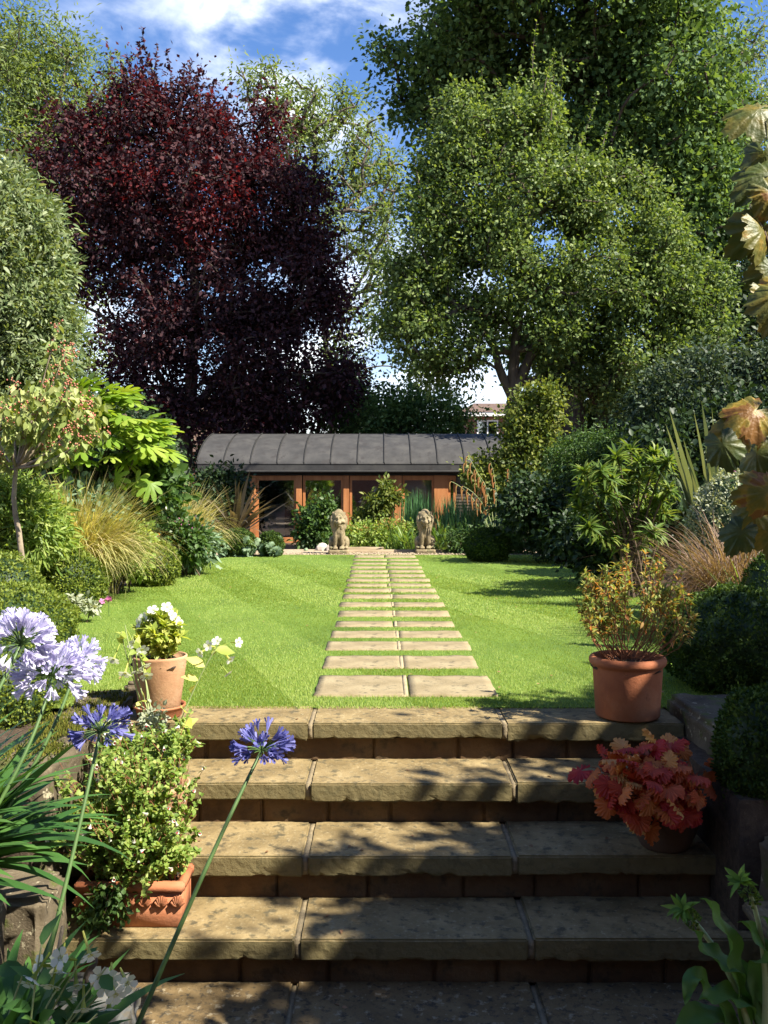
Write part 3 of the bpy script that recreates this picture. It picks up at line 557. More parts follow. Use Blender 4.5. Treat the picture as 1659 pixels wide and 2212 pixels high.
g = G(); box(g, -13, -6, 40, 46, -.3, 2.6); part(g, 'wall', 'brick', root, False)
g = G(); V = [(-13.5, 39.6, 2.55), (-5.6, 39.6, 2.55), (-5.6, 46.4, 2.55), (-13.5, 46.4, 2.55), (-13.5, 43, 5.2), (-6.6, 43, 5.2)]; g.add(V, [[0, 1, 5, 4], [2, 3, 4, 5]]); g.add(V, [[1, 2, 5], [3, 0, 4]]); part(g, 'roof', 'rooftile', root, False)
# ------------------------------------------------------------------ summerhouse
d = 22.0; X0 = W(425, 0, d)[0]; X1 = W(1235, 0, d)[0]; zf = W(0, 1174, d)[2]; ze = W(0, 1018, d)[2]; zt = W(0, 1001, d)[2]; zd = W(0, 1027, d)[2]
root = thing('summerhouse', 'long low garden studio with curved grey metal roof and orange timber glazed doors', 'summerhouse', (0, d, zf-.05))
g = G(); th = np.linspace(0, 1, 12); zr = 2.40; rp = [(d-.06+2.1*t, zt+(zr-zt)*math.sin(t*PI/2*1.0)) for t in th]
rp = [(d-.12+2.2*(.55*(1-math.cos(t*PI/2))+.45*t), zt+(zr-zt)*(.5*math.sin(t*PI/2)+.5*t)) for t in th]
def roofsheet(g, x0, x1, off=0):
    V = []; n = len(rp)
    for x in (x0, x1): V += [(x, y, z+off) for y, z in rp]+[(x, y, z+off-.05) for y, z in rp[::-1]]
    m = 2*n; g.add(V, [[i, (i+1) % m, m+(i+1) % m, m+i] for i in range(m)])
    g.add(V, [[i, i+1, m-2-i, m-1-i] for i in range(n-1)]+[[m+i, 2*m-1-i, 2*m-2-i, m+i+1] for i in range(n-1)])
roofsheet(g, X0, X1); box(g, X0, X1, rp[-1][0], rp[-1][0]+3, zr-.05, zr)
rf = part(g, 'roof', 'roof_metal', root)
sx = X0+.02; k = 0
while sx < X1:
    g = G(); P_ = np.array([(sx, y, z+.015) for y, z in rp]); roofsheet(g, sx-.012, sx+.012, .028); o = g.build('seam', 'dark_paint', rf, False); o.data.transform(__import__('mathutils').Matrix.Translation(-Vector(root.location))); sx += .625
g = G(); box(g, X0+.05, X1-.05, d-.17, d-.03, ze+.01, zt-.045); part(g, 'fascia', 'roof_metal', root, False)
g = G(); tubes(g, np.array([[(X0, d-.16, ze-.01), (0, d-.16, ze-.01), (X1, d-.16, ze-.01)]]), .03, 10); part(g, 'gutter', 'dark_paint', root)
g = G(); box(g, X0+.05, X1-.05, d-.02, d+.3, zd+.005, ze+.15); part(g, 'soffit', 'dark_paint', root, False)
g = G(); xa, xb = W(540, 0, d)[0], W(985, 0, d)[0]
box(g, X0+.12, xa-.005, d+.02, d+.2, zf-.1, zd); box(g, X0+.12, X1-.12, d+4.8, d+5, zf-.1, 2.3)
for gx in (X0+.12, X1-.3):
    pl = [(d+.21, zf-.1), (d+4.79, zf-.1), (d+4.79, zr-.07)]+[(y, z-.07) for y, z in rp[::-1] if y > d+.21]; V = [(gx, y, z) for y, z in pl]+[(gx+.18, y, z) for y, z in pl]; n_ = len(pl)
    g.add(V, [[i, (i+1) % n_, n_+(i+1) % n_, n_+i] for i in range(n_)]); g.add(V, [list(range(n_)), list(range(2*n_-1, n_-1, -1))])
part(g, 'wall', 'dark_paint', root, False)
g = G(); box(g, X0+.3, X1-.3, d+.1, d+4.8, zf-.1, zf-.02); part(g, 'floor', 'room_paint', root, False)
g = G(); [box(g, xb+.01, X1-.12, d+.04, d+.06, z_, z_+.05) for z_ in np.arange(zf, zd, .075)]; box(g, xb+.01, X1-.12, d+.07, d+.1, zf-.1, zd); part(g, 'slatted_cladding', 'bark_grey', root, False)
posts = [(540, 553), (640, 652), (742, 754), (852, 868), (938, 968)]
bays = [(553, 640, 0), (654, 742, 1), (755, 852, 2), (869, 938, 3), (968, 985, 4)]
for a, b in posts: g = G(); box(g, W(a, 0, d)[0], W(b, 0, d)[0], d-.02, d+.1, zf, zd-.001); part(g, 'door_post', 'cedar', root, False)
g = G(); box(g, xa, xb, d-.03, d+.1, zf-.07, zf-.002); part(g, 'sill', 'cedar', root, False)
for a, b, i in bays:
    u, v = W(a, 0, d)[0]+.004, W(b, 0, d)[0]-.004; z0, z1 = zf+.003, zd-.004; f = G(); fw = .055
    box(f, u, u+fw, d+.02, d+.07, z0, z1); box(f, v-fw, v, d+.02, d+.07, z0, z1); box(f, u+fw, v-fw, d+.022, d+.068, z1-.11, z1); box(f, u+fw, v-fw, d+.022, d+.068, z0, z0+.14)
    dr_ = part(f, 'glazed_door', 'cedar', root, False); f = G(); rl = np.array(root.location)
    V = np.array([(u+fw-.005, d+.045, z0+.13), (v-fw+.005, d+.045, z0+.13), (v-fw+.005, d+.045+.008, z1-.1), (u+fw-.005, d+.045+.008, z1-.1)])-rl; f.add(V, [[0, 1, 2, 3]]); f.build('pane', 'glass', dr_, False)
g = G(); box(g, W(869, 0, d)[0], W(938, 0, d)[0]+.3, d+.25, d+.27, zf, zd); part(g, 'blind', 'blind_cloth', root, False)
g = G(); box(g, W(553, 0, d)[0], W(600, 0, d)[0], d+1.5, d+1.54, zf, zf+.9); part(g, 'room_screen', 'blind_cloth', root, False)
# ------------------------------------------------------------------ trees
DIA = T_DIA
tree('ash_tree', 'pale green feathery ash tree rising at the far left behind the purple tree', 34, [(60, 1060), (70, 800), (90, 500), (100, 250)], (.28, .06),
     [(90, 170, 130, 110), (30, 110, 80, 90), (40, 330, 110, 170), (190, 300, 70, 150), (110, 560, 100, 200), (160, 770, 60, 90), (230, 200, 40, 70)], 380, 95, .75, DIA, .20, .065, 'lf_ash', 'bark_grey', r0=.02, shell=2.6)
tree('ash_tree', 'airy ash tree with curved bare branches behind the right side of the purple tree', 42, [(720, 1000), (715, 850), (700, 700), (690, 480)], (.2, .06),
     [(690, 270, 110, 90), (590, 190, 60, 55), (800, 330, 60, 80), (840, 420, 45, 80), (790, 510, 90, 80), (720, 430, 80, 100), (830, 600, 50, 60), (860, 350, 25, 25), (560, 200, 40, 35), (740, 215, 25, 20), (640, 330, 80, 80), (520, 155, 25, 18), (755, 255, 50, 30), (770, 690, 60, 50), (730, 790, 50, 60)], 330, 38, .50, DIA, .26, .085, 'lf_ash', 'bark_grey', r0=.03, shell=3.4,
     extra=[([(700, 740), (760, 640), (830, 500), (860, 380)], .09, .03), ([(700, 780), (780, 660), (850, 620), (880, 560)], .07, .03), ([(700, 640), (700, 480), (760, 320), (800, 260)], .07, .02), ([(705, 810), (770, 800), (830, 790), (870, 800)], .05, .02)])
tree('ash_tree', 'thin airy ash tree at the far right edge of the sky', 36, [(1625, 1000), (1622, 700), (1612, 400), (1600, 150)], (.2, .06),
     [(1630, 110, 45, 80), (1650, 230, 50, 100), (1600, 330, 30, 70), (1650, 420, 50, 70)], 90, 60, .6, DIA, .2, .06, 'lf_ash', 'bark_grey', r0=.022, shell=2.8)
tree('lime_tree', 'huge dark green tree with glossy leaves reaching out of the top of the picture', 23.5, [(1250, 1040), (1240, 900), (1235, 820), (1240, 600), (1260, 250), (1250, 0)], (.36, .12),
     [(1230, 20, 330, 130, 3.2), (980, 100, 110, 110, 1.5), (1420, 230, 160, 230, 2.6), (1480, 430, 95, 230, 2), (1230, 260, 200, 180, 2), (840, 120, 25, 30, .6), (1490, 640, 70, 120, 1.2), (870, 190, 40, 22, .5), (930, 250, 50, 50, .8), (1250, -190, 290, 150, 3), (1180, 740, 90, 40, 1.4), (1400, 820, 130, 80, 1.5), (1480, 870, 60, 60, 1), (1545, 520, 35, 90, .8), (1560, 300, 30, 110, .8)], 1350, 100, .46, DIA, .135, .105, 'lf_back', 'bark_dark', r0=.016,
     extra=[([(1320, 1020), (1300, 880), (1330, 760), (1380, 550)], .2, .08), ([(1240, 850), (1200, 740), (1150, 600)], .16, .06), ([(1215, 1020), (1205, 850), (1180, 700)], .11, .06)])
sh = [(300+rng.normal()*30, 230, 290+rng.normal()*12, 55), (330, 230, 340, 95), (300, 250, 275, 120), (370, 230, 360, 105), (420, 240, 432, 150), (440, 250, 470, 175), (250, 250, 245, 175), (200, 290, 190, 205), (160, 300, 150, 225), (130, 350, 95, 260), (310, 200, 300, 90), (270, 230, 262, 140), (405, 210, 415, 130), (560, 300, 585, 200), (640, 380, 690, 330), (700, 520, 745, 500), (90, 400, 70, 360), (540, 260, 560, 185), (140, 320, 108, 230), (480, 260, 500, 200), (390, 240, 400, 140), (350, 240, 320, 130), (600, 280, 620, 220)]
tree('purple_plum_tree', 'large purple leaved plum tree with dark red shoots standing left of the summerhouse', 27, [(395, 1060), (400, 950), (410, 880), (415, 780), (420, 600), (400, 400)], (.26, .1),
     [(330, 270, 115, 75, 1.4), (400, 230, 45, 60, .8), (290, 210, 40, 60, .8), (510, 320, 100, 75, 1.4), (215, 330, 80, 80, 1.2), (230, 430, 120, 100, 1.8), (160, 290, 40, 50, .7), (120, 370, 40, 60, .8), (570, 270, 40, 45, .7), (660, 500, 50, 90, 1.2), (720, 620, 40, 60, .8), (420, 430, 250, 150, 2.4), (600, 450, 110, 140, 1.8), (480, 600, 250, 150, 2.4), (250, 540, 110, 110, 1.6), (640, 640, 100, 110, 1.6), (300, 700, 120, 110, 1.8), (480, 760, 230, 110, 2.2), (330, 850, 130, 75, 1.6), (600, 830, 170, 75, 1.8), (160, 560, 50, 60, .8), (740, 800, 50, 60, .9), (530, 900, 190, 45, 1.5)], 900, 110, .46, DIA, .135, .085, 'lf_purple', 'bark_dark', shoots=sh, r0=.014, newg=([(320, 240, 70, 70, 1.0), (420, 300, 100, 80, 1.2), (230, 320, 60, 60, .9), (330, 420, 110, 70, 1.8), (560, 300, 45, 40, .8), (480, 480, 110, 80, 2.3)], 75, 'lf_purple_new'),
     extra=[([(400, 930), (350, 820), (280, 720)], .13, .05), ([(405, 900), (480, 800), (540, 650)], .15, .06), ([(320, 800), (230, 690), (160, 655)], .07, .03)])
sh = [(1000, 290, 978, 165), (1060, 280, 1040, 150), (1110, 250, 1130, 150), (1165, 260, 1160, 45), (1175, 200, 1200, 110), (1200, 280, 1215, 120), (950, 340, 925, 210), (905, 400, 890, 330), (1250, 320, 1290, 200), (1300, 340, 1320, 260), (1090, 260, 1075, 170), (1350, 430, 1390, 400), (900, 480, 870, 420), (1190, 260, 1180, 150), (1480, 560, 1540, 560), (860, 660, 815, 650)]
tree('pear_tree', 'broad green pear tree with glossy leaves in front of the huge dark tree', 17.5, [(1118, 1170), (1120, 1050), (1112, 930), (1108, 850), (1112, 760), (1130, 600), (1150, 420)], (.17, .06),
     [(1070, 290, 110, 80, .8), (1180, 270, 70, 70, .6), (1000, 420, 95, 110, 1), (1160, 430, 130, 130, 1.3), (1310, 440, 100, 90, 1), (1080, 580, 170, 120, 1.4), (1290, 620, 150, 120, 1.4), (900, 610, 80, 80, .8), (1440, 620, 90, 110, 1), (960, 720, 130, 60, 1), (1480, 730, 80, 80, .8), (1220, 735, 110, 45, 1.2), (1370, 780, 130, 60, 1), (860, 690, 50, 50, .6), (940, 520, 60, 110, .9), (965, 320, 50, 110, .7),  (915, 430, 40, 80, .7), (1400, 520, 70, 90, .9), (1530, 800, 60, 60, .6), (940, 790, 70, 25, .6), (1170, 220, 40, 70, .4), (1450, 830, 90, 40, .7), (1230, 810, 60, 35, .6), (980, 770, 60, 40, .6), (1330, 850, 70, 35, .6), (1010, 240, 40, 60, .4), (1540, 640, 40, 70, .5)], 1350, 92, .26, DIA, .078, .056, 'lf_pear', 'bark_dark', shoots=sh, r0=.009, gap=.85,
     extra=[([(1108, 860), (1080, 800), (1060, 730), (1010, 640)], .10, .04), ([(1110, 850), (1150, 760), (1200, 650), (1280, 560)], .11, .04), ([(1085, 805), (1040, 778), (1000, 785), (960, 800)], .03, .015)])
# dark background shrubbery
def dsh(label, d, ells, leaf='lf_dark', n=90, per=70, cr=.35, L=.13, Wd=.08, name='evergreen_shrub', T=DIA, group=None, **k): return bush(name, label, d, ells, n, per, cr, T, L, Wd, leaf, group=group, r0=.02, shell=k.pop('shell', 5), **k)
dsh('rounded dark evergreen shrub just behind the middle of the metal roof', 27.5, [(900, 880, 110, 60, 1.2), (850, 900, 80, 50, 1), (940, 905, 90, 50, 1), (890, 960, 140, 60, 1)], 'lf_back', 260, 60, .35, .12, .07)
dsh('bluish dark shrub filling the space behind the left end of the metal roof', 31, [(650, 880, 160, 90, 1.5), (520, 900, 120, 70, 1.2), (740, 850, 60, 80, 1), (560, 980, 260, 60, 1.2)], 'lf_dark', 260, 60, .4, .15, .09)
dsh('yellow green shrub behind the roof between the two dark masses', 29, [(765, 885, 45, 55, .8), (770, 930, 50, 40, .8)], 'lf_mid', 70, 60, .3, .12, .07)
dsh('dark evergreen hedge bank left of the summerhouse', 20, [(310, 1000, 75, 80, 1.3), (230, 960, 110, 100, 1.5), (120, 950, 110, 130, 1.5)], 'lf_dark', 300, 70, .3, .10, .06)
dsh('tall dark tree shadowed at the right edge behind the clipped evergreen', 22, [(1570, 720, 110, 130, 1.8), (1620, 600, 70, 120, 1.2), (1500, 860, 150, 120, 1.5), (1660, 850, 100, 200, 1.2)], 'lf_dark', 330, 70, .35, .12, .08, name='dark_tree')
dsh('dark ivy clad shrub between the two big trunks', 25, [(1200, 900, 80, 60, 1), (1330, 880, 80, 90, 1), (1290, 950, 120, 60, 1)], 'lf_back', 150, 60, .35, .11, .08)
dsh('dense laurel hedge closing the right end of the garden', 19, [(1330, 1010, 140, 80, 1), (1450, 980, 120, 110, 1)], 'lf_dark', 180, 70, .3, .11, .06)
# ivy on the pear trunk and the sunlit climber beside it
root = bush('climbing_rose', 'sunlit yellow green climber swamping the pear trunk above the summerhouse roof end', 15.5, [(1150, 930, 65, 100, .35), (1165, 880, 45, 60, .3), (1090, 1015, 60, 45, .35), (1120, 1055, 70, 55, .35), (1035, 1030, 35, 25, .25), (1165, 1010, 40, 80, .3)], 330, 52, .16, T_OVAL, .062, .042, 'lf_ivy', base=(2.2, 15.7, -.05), nst=20, r0=.012)
# ------------------------------------------------------------------ right border
bush('clipped_evergreen', 'big domed grey green evergreen with silvery shine at the right edge', 12, [(1545, 850, 150, 85, .9), (1640, 840, 90, 95, .8), (1480, 900, 120, 80, .8), (1560, 930, 150, 80, .8)], 520, 75, .16, T_LANCE, .062, .03, 'lf_elea', base=(4.2, 12, -.05), shell=14)
bush('conifer_mound', 'low arching dark green conifer mound right of the pear trunk', 13.5, [(1300, 985, 95, 50, .5), (1240, 1010, 60, 45, .4), (1370, 990, 70, 60, .5)], 260, 90, .14, T_LANCE, .06, .016, 'lf_mid', base=(3.1, 13.5, -.05), shell=6, droop=.8)
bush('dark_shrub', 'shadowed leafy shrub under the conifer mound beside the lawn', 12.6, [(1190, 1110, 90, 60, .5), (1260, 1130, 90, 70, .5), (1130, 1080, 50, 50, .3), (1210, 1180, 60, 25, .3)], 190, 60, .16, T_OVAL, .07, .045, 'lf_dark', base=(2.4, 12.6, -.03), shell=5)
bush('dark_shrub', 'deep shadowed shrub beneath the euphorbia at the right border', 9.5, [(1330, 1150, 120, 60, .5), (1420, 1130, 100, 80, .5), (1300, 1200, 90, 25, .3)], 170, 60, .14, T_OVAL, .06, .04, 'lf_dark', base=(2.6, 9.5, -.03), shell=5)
bush('dark_shrub', 'dark filler shrub behind the tall sword leaves on the right', 10.5, [(1480, 1000, 130, 80, .5), (1600, 960, 120, 110, .5)], 200, 70, .16, T_OVAL, .07, .045, 'lf_dark', base=(3.6, 10.5, -.03), shell=5)
for k in range(4):
    px, py = [(1160, 1195), (1215, 1203), (1270, 1212), (1100, 1190)][k]; c = G_(px, py); root = thing('hosta', ['large leaved hosta at the lawn edge behind the right box ball', 'large leaved hosta under the dark shrub on the right', 'dark hosta nearest the viewer on the right lawn edge', 'small hosta tucked beside the right box ball'][k], 'plant', c, 'hostas edging the right border'); g = G(); n = 22
    a_ = rng.uniform(0, 2*PI, n); A = nrm(np.stack([np.cos(a_), np.sin(a_), rng.uniform(.1, 1, n)], 1)); inst(g, T_OVAL, c+A*.08, A, rdir(n, (0, 0, 2)), rng.uniform(.14, .22, n), .12); part(g, 'leaves', 'lf_mid', root)
# euphorbia
def euphorbia(label, d, heads, base, per=44, L=.165):
    root = thing('euphorbia', label, 'shrub', base); P = np.array([W(px, py, d+dd) for px, py, dd in heads]); b = np.array([base]*len(P))+rng.normal(size=P.shape)*.08*np.array([1, 1, 0])
    C = curved_stems(b, P, .3, 8, .04); g = G(); tubes(g, C, np.linspace(.012, .006, 8)[None], 6); part(g, 'stem', 'twig_brown', root)
    g = G(); whorls(g, P, nrm(C[:, -1]-C[:, -2]+np.array([0, 0, .2])), per, L, L*.16); leaves_on(g, C, 26, T_LANCE, L*.85, L*.14, .72, 1.2, .6); part(g, 'leaves', 'lf_euph', root)
hd = [(1255, 1050), (1285, 1020), (1320, 990), (1345, 1030), (1370, 1000), (1395, 1035), (1300, 1065), (1330, 1090), (1270, 1105), (1360, 1075), (1410, 1080), (1240, 1100), (1290, 1130), (1380, 1110), (1425, 1110), (1405, 985), (1430, 1000), (1380, 1130), (1340, 1050), (1310, 1035), (1235, 1075), (1260, 1140), (1345, 1150), (1400, 1150), (1300, 1160), (1435, 1060), (1250, 1020), (1350, 975), (1405, 1010), (1330, 1115)]
euphorbia('light green euphorbia bush with whorls of narrow leaves in the right border', 8.6, [(a+12, b-6, rng.normal()*.25) for a, b in hd], (2.3, 8.7, -.03))
# phormium swords right
sp = []
for px, py, az_ in ((1438, 930, 175), (1455, 900, 170), (1475, 960, 172), (1490, 900, 160), (1510, 885, 150), (1465, 1010, 178), (1540, 890, 90), (1560, 920, 60), (1580, 890, 20), (1600, 900, 5), (1620, 910, 0), (1520, 940, 120), (1500, 985, 165), (1445, 985, 176)):
    d_ = 7.6; bx = np.array([W(1560, 0, d_)[0], d_, -.03]); tp = W(px, py, d_); dx = tp[0]-bx[0]; dz = tp[2]-bx[2]; sp.append((180 if dx < 0 else 0, math.hypot(dx, dz)*1.03, math.degrees(math.atan2(abs(dx), dz))-3, 6))
for k in range(20): sp.append((rng.uniform(0, 360), rng.uniform(1.1, 1.45), rng.uniform(3, 24), rng.uniform(5, 40)))
sword_plant('phormium', 'tall upright flax with grey green sword leaves behind the variegated dome', (W(1558, 0, 7.6)[0], 7.6, -.03), sp, 'lf_phorm', .085)
topiary('variegated_dome', 'silvery variegated clipped dome above the brown grass on the right', (W(1590, 0, 7.0)[0], 7.0, .60), (.36, .34, .53), 11000, 'lf_varieg', .022, seed=3, fuzz=.02)
grass_clump('brown_grass', 'fountain of brown pink grass spilling beside the right box hedge', (W(1585, 0, 6.2)[0], 6.2, -.02), 2400, 1.0, .005, 'gr_brown', .09, (0, .34), (1.0, 3.0))
grass_clump('sedge_tuft', 'small green sedge tuft at the right edge above the large box ball', (W(1630, 0, 5.6)[0], 5.6, -.02), 120, .72, .008, 'lf_iris', .03, (.1, .9), (.6, 1.6))
topiary('box_ball', 'large dark clipped box dome beside the big terracotta pot', W(1590, 1392, 4.75), (.345, .36, .285), 17000, 'lf_box', .018, seed=4, fuzz=.035, amp=.11, group='clipped box balls')
topiary('box_ball', 'clipped box ball on the wall at the right edge, beside the red leaved bowl', W(1655, 1635, 3.35), (.17, .19, .25), 12000, 'lf_box', .016, seed=5, fuzz=.03, amp=.11, group='clipped box balls')
topiary('box_ball', 'box dome cut by the right edge above the large one', (W(1670, 0, 5.3)[0], 5.3, .28), (.17, .25, .36), 6000, 'lf_box', .018, seed=6, group='clipped box balls')
topiary('box_ball', 'box ball on the right lawn edge near the right lion', W(1053, 1180, 12.9), (.31, .3, .24), 7000, 'lf_box', .03, seed=7, fuzz=.03, group='clipped box balls')
topiary('box_ball', 'wide box ball at the far left lawn corner behind pale lobed leaves', W(512, 1176, 13.9), (.29, .3, .22), 7000, 'lf_box', .03, seed=8, fuzz=.03, group='clipped box balls')
topiary('box_ball', 'small upright box ball left of the white stones', W(585, 1178, 13.9), (.18, .2, .19), 5000, 'lf_box', .03, seed=9, fuzz=.03, group='clipped box balls')
# pink clematis sprig at right edge
root = thing('clematis', 'sprig of small leaves with a purple pink flower above the variegated dome', 'climber', W(1659, 1150, 5.5)); b = np.array([W(1665, 1120, 5.5)]*9)+rng.normal(size=(9, 3))*.03; tp = np.array([W(px, py, 5.5) for px, py in ((1622, 985), (1640, 975), (1605, 1000), (1612, 1030), (1650, 1010), (1632, 1050), (1655, 970), (1625, 1015), (1645, 1040))])
C = curved_stems(b, tp, .2, 7); g = G(); tubes(g, C, .003, 4); part(g, 'stem', 'stem_green', root); g = G(); leaves_on(g, C, 16, T_OVAL, .045, .03, .3); part(g, 'leaves', 'lf_salvia', root)
g = G(); inst_round(g, T_STAR5, [W(1637, 999, 5.45), W(1588, 1014, 5.45)], nrm(np.array([[-.2, -1, .2], [0, -1, 0]])), np.array([.07, .03])); part(g, 'flower', 'pet_pink', root)
# ------------------------------------------------------------------ centre planting
sword_plant('phormium', 'dark bronze flax with drooping sword leaves left of the glazed doors', tuple(W(505, 1165, 15.6)), [(rng.uniform(150, 390), rng.uniform(.8, 1.35), rng.uniform(8, 60), rng.uniform(5, 70)) for _ in range(48)], 'lf_phorm_dark', .06)
bush('dark_shrub', 'dark shrub against the left end of the summerhouse', 19, [(470, 1065, 45, 45, .5), (440, 1100, 60, 50, .5), (515, 1060, 12, 25, .3)], 150, 60, .22, T_OVAL, .09, .05, 'lf_dark', base=(-3.4, 19, -.2), shell=5)
bush('leafy_shrub', 'dark leafy shrub in front of the second glazed door', 17, [(690, 1112, 25, 38, .3), (668, 1140, 22, 30, .3), (690, 1160, 35, 25, .3)], 100, 45, .12, T_OVAL, .08, .05, 'lf_mid', base=(-1.3, 17, -.15), shell=4)
bush('leafy_shrub', 'upright shrub with glossy leaves in front of the middle glazed door', 16.8, [(815, 1085, 22, 26, .2), (797, 1125, 26, 30, .25), (835, 1055, 12, 14, .2), (848, 1076, 24, 8, .2), (790, 1160, 30, 15, .3)], 90, 42, .09, T_OVAL, .085, .035, 'lf_ivy', base=(-.15, 16.8, -.15), shell=3.5)
bush('spirea', 'bushy plant with rusty orange flower sprays between the two lions', 15.9, [(800, 1160, 45, 25, .3), (765, 1168, 30, 25, .3), (850, 1150, 40, 22, .3), (830, 1175, 45, 18, .3)], 200, 55, .10, T_OVAL, .05, .03, 'lf_salvia', base=(-.2, 15.9, -.1), shell=3.5)
g = G(); n = 420; P = np.concatenate([ellipts(210, W(790, 1150, 15.8), (.35, .15, .14))[0], ellipts(210, W(845, 1140, 15.8), (.33, .15, .16))[0]]); inst(g, T_DIA, P, rdir(n, (0, 0, .8)), rdir(n), .045, .02)
tag(g.build('dried_flowers', 'lf_rust'), 'rusty orange dried flower sprays above the plant between the lions', 'flowers')
def iris(label, px, py, d_, n, L, name='iris_clump', leaf='lf_iris', Wd=.03): return grass_clump(name, label, tuple(W(px, py, d_)), n, L, Wd, leaf, .09, (.05, .75), (.2, 1.4), 'plant')
iris('green strap leaved daylily clump just left of the right lion', 878, 1190, 15.2, 60, .5)
iris('green strap leaved daylily clump just right of the right lion', 955, 1190, 15.2, 60, .52)
iris('loose daylily clump by the timber edge between the lions', 850, 1190, 15.3, 40, .38)
grass_clump('horsetail_reed', 'tall thin green reeds in front of the fourth glazed door', tuple(W(900, 1170, 16.6)), 260, .85, .011, 'lf_reed', .16, (0, .12), (0, .15), 'plant', seg=4)
grass_clump('horsetail_reed', 'tall blue green reeds right of the right lion', tuple(W(1000, 1170, 16.0)), 420, .72, .013, 'lf_reed', .26, (0, .22), (0, .25), 'plant', seg=4)
grass_clump('horsetail_reed', 'small reed tuft against the orange door post', tuple(W(972, 1165, 16.9)), 120, .75, .011, 'lf_reed', .1, (0, .15), (0, .2), 'plant', seg=4)
bush('leafy_shrub', 'yellow green shrub behind the reeds beneath the climber', 16.3, [(1065, 1120, 45, 40, .3), (1040, 1150, 50, 30, .3), (1100, 1100, 35, 45, .3)], 170, 50, .12, T_LANCE, .08, .018, 'lf_euph', base=(1.9, 16.3, -.1))
bush('fern_bank', 'feathery dark foliage filling the ground behind the right box ball', 14.6, [(1000, 1170, 40, 25, .25), (1080, 1165, 60, 30, .3), (1120, 1150, 50, 45, .3)], 120, 60, .12, T_LANCE, .07, .02, 'lf_mid', base=(1.5, 14.6, -.03))
# pendulous sedge stalks
root = thing('pendulous_sedge', 'arching sedge stalks hung with orange brown catkins by the right of the doors', 'plant', W(1065, 1180, 14.4)); b = np.array([W(1060+rng.normal()*8, 1175, 14.4) for _ in range(9)])
tp = np.array([W(px, py, 14.3) for px, py in ((975, 1040), (1000, 1050), (1005, 1000), (1010, 985), (1045, 1040), (1060, 1000), (1110, 1045), (1100, 1010), (1030, 1020))])
C = bez(b, (b+tp)/2+np.array([.12, 0, .28]), tp, 10); g = G(); tubes(g, C, np.linspace(.008, .003, 10)[None], 5); part(g, 'stalk', 'stem_pale', root)
for c in C:
    for k in range(6):
        g = G(); q = c[9-k]; e = q+np.array([-.02, 0, -.17+rng.normal()*.02]); tubes(g, path([q, (q+e)/2+[-.02, 0, .03], e], 6)[None], np.array([[.002, .009, .011, .011, .009, .003]]), 5); part(g, 'catkin', 'lf_rust', root)
# alchemilla
root = thing('ladys_mantle', 'pale green lobed leaves spilling at the foot of the left box ball', 'plant', G_(545, 1196)); g = G(); n = 46; P = np.array([W(rng.uniform(478, 600), 0, 13.7) for _ in range(n)]); P[:, 2] = rng.uniform(.02, .2, n); P[:, 1] += rng.normal(size=n)*.06
inst(g, T_HEUCH, P, rdir(n, (0, -1, .3)), rdir(n, (.2, -.6, 1)), .13, .14); part(g, 'leaves', 'lf_glauc', root)
# timber edging
for k, (x0, x1, y, z, lab) in enumerate(((-.62, .5, 14.75, .0, 'weathered timber edging strip between the two lions'), (.75, 1.6, 14.8, -.005, 'weathered timber edging strip right of the right lion'), (-.75, .0, 15.1, .02, 'short split timber laid on the gravel behind the path'))):
    g = G(); bevelbox(g, x0, x1, y, y+.1, z-.06, z+.035, .01, cuts=12, rough=.006); tag(g.build('timber_edging', 'timber_edge'), lab, 'edging', 'timber edging strips')
# gravel pebbles
g = G(); n = 900; P = np.stack([rng.uniform(-2.2, 2.2, n), rng.uniform(14.12, 14.7, n), np.full(n, -.005)], 1)
for q in P[:900]:
    s_ = rng.uniform(.008, .02); V = np.array([(1, 0, 0), (0, 1, 0), (-1, 0, 0), (0, -1, 0), (0, 0, .8), (0, 0, -.8)])*s_*rng.uniform(.7, 1.3, (6, 1))+q; g.add(V, [[0, 1, 4], [1, 2, 4], [2, 3, 4], [3, 0, 4], [1, 0, 5], [2, 1, 5], [3, 2, 5], [0, 3, 5]])
o = g.build('gravel', 'gravel'); o['kind'] = 'stuff'; o['label'] = 'buff gravel at the far end of the lawn'
# white stones
def rock(label, c, r, mat='quartz', name='stone', seed=0, cat='stone'):
    bm = bmesh.new(); bmesh.ops.create_icosphere(bm, subdivisions=2, radius=1)
    for v in bm.verts:
        v.co = v.co*(1+.25*mnoise.noise(v.co*1.3+Vector((seed*3.7, 0, 0)))); v.co = Vector((v.co.x*r[0], v.co.y*r[1], max(-r[2]*.6, v.co.z*r[2])))
    me = bpy.data.meshes.new(name); bm.to_mesh(me); bm.free(); me.materials.append(MATS[mat]); o = bpy.data.objects.new(name, me); COL.objects.link(o); o.location = tuple(c); return tag(o, label, cat)
rock('larger white angular stone left of the left lion', G_(696, 1187), (.11, .1, .11), seed=1)
rock('smaller white stone touching the left lion', G_(713, 1188), (.075, .07, .09), seed=5)
rock('tiny pale green stone ball on the gravel left of the white stones', G_(661, 1188), (.035, .035, .035), 'lf_glauc', 'pebble', 3, 'pebble')
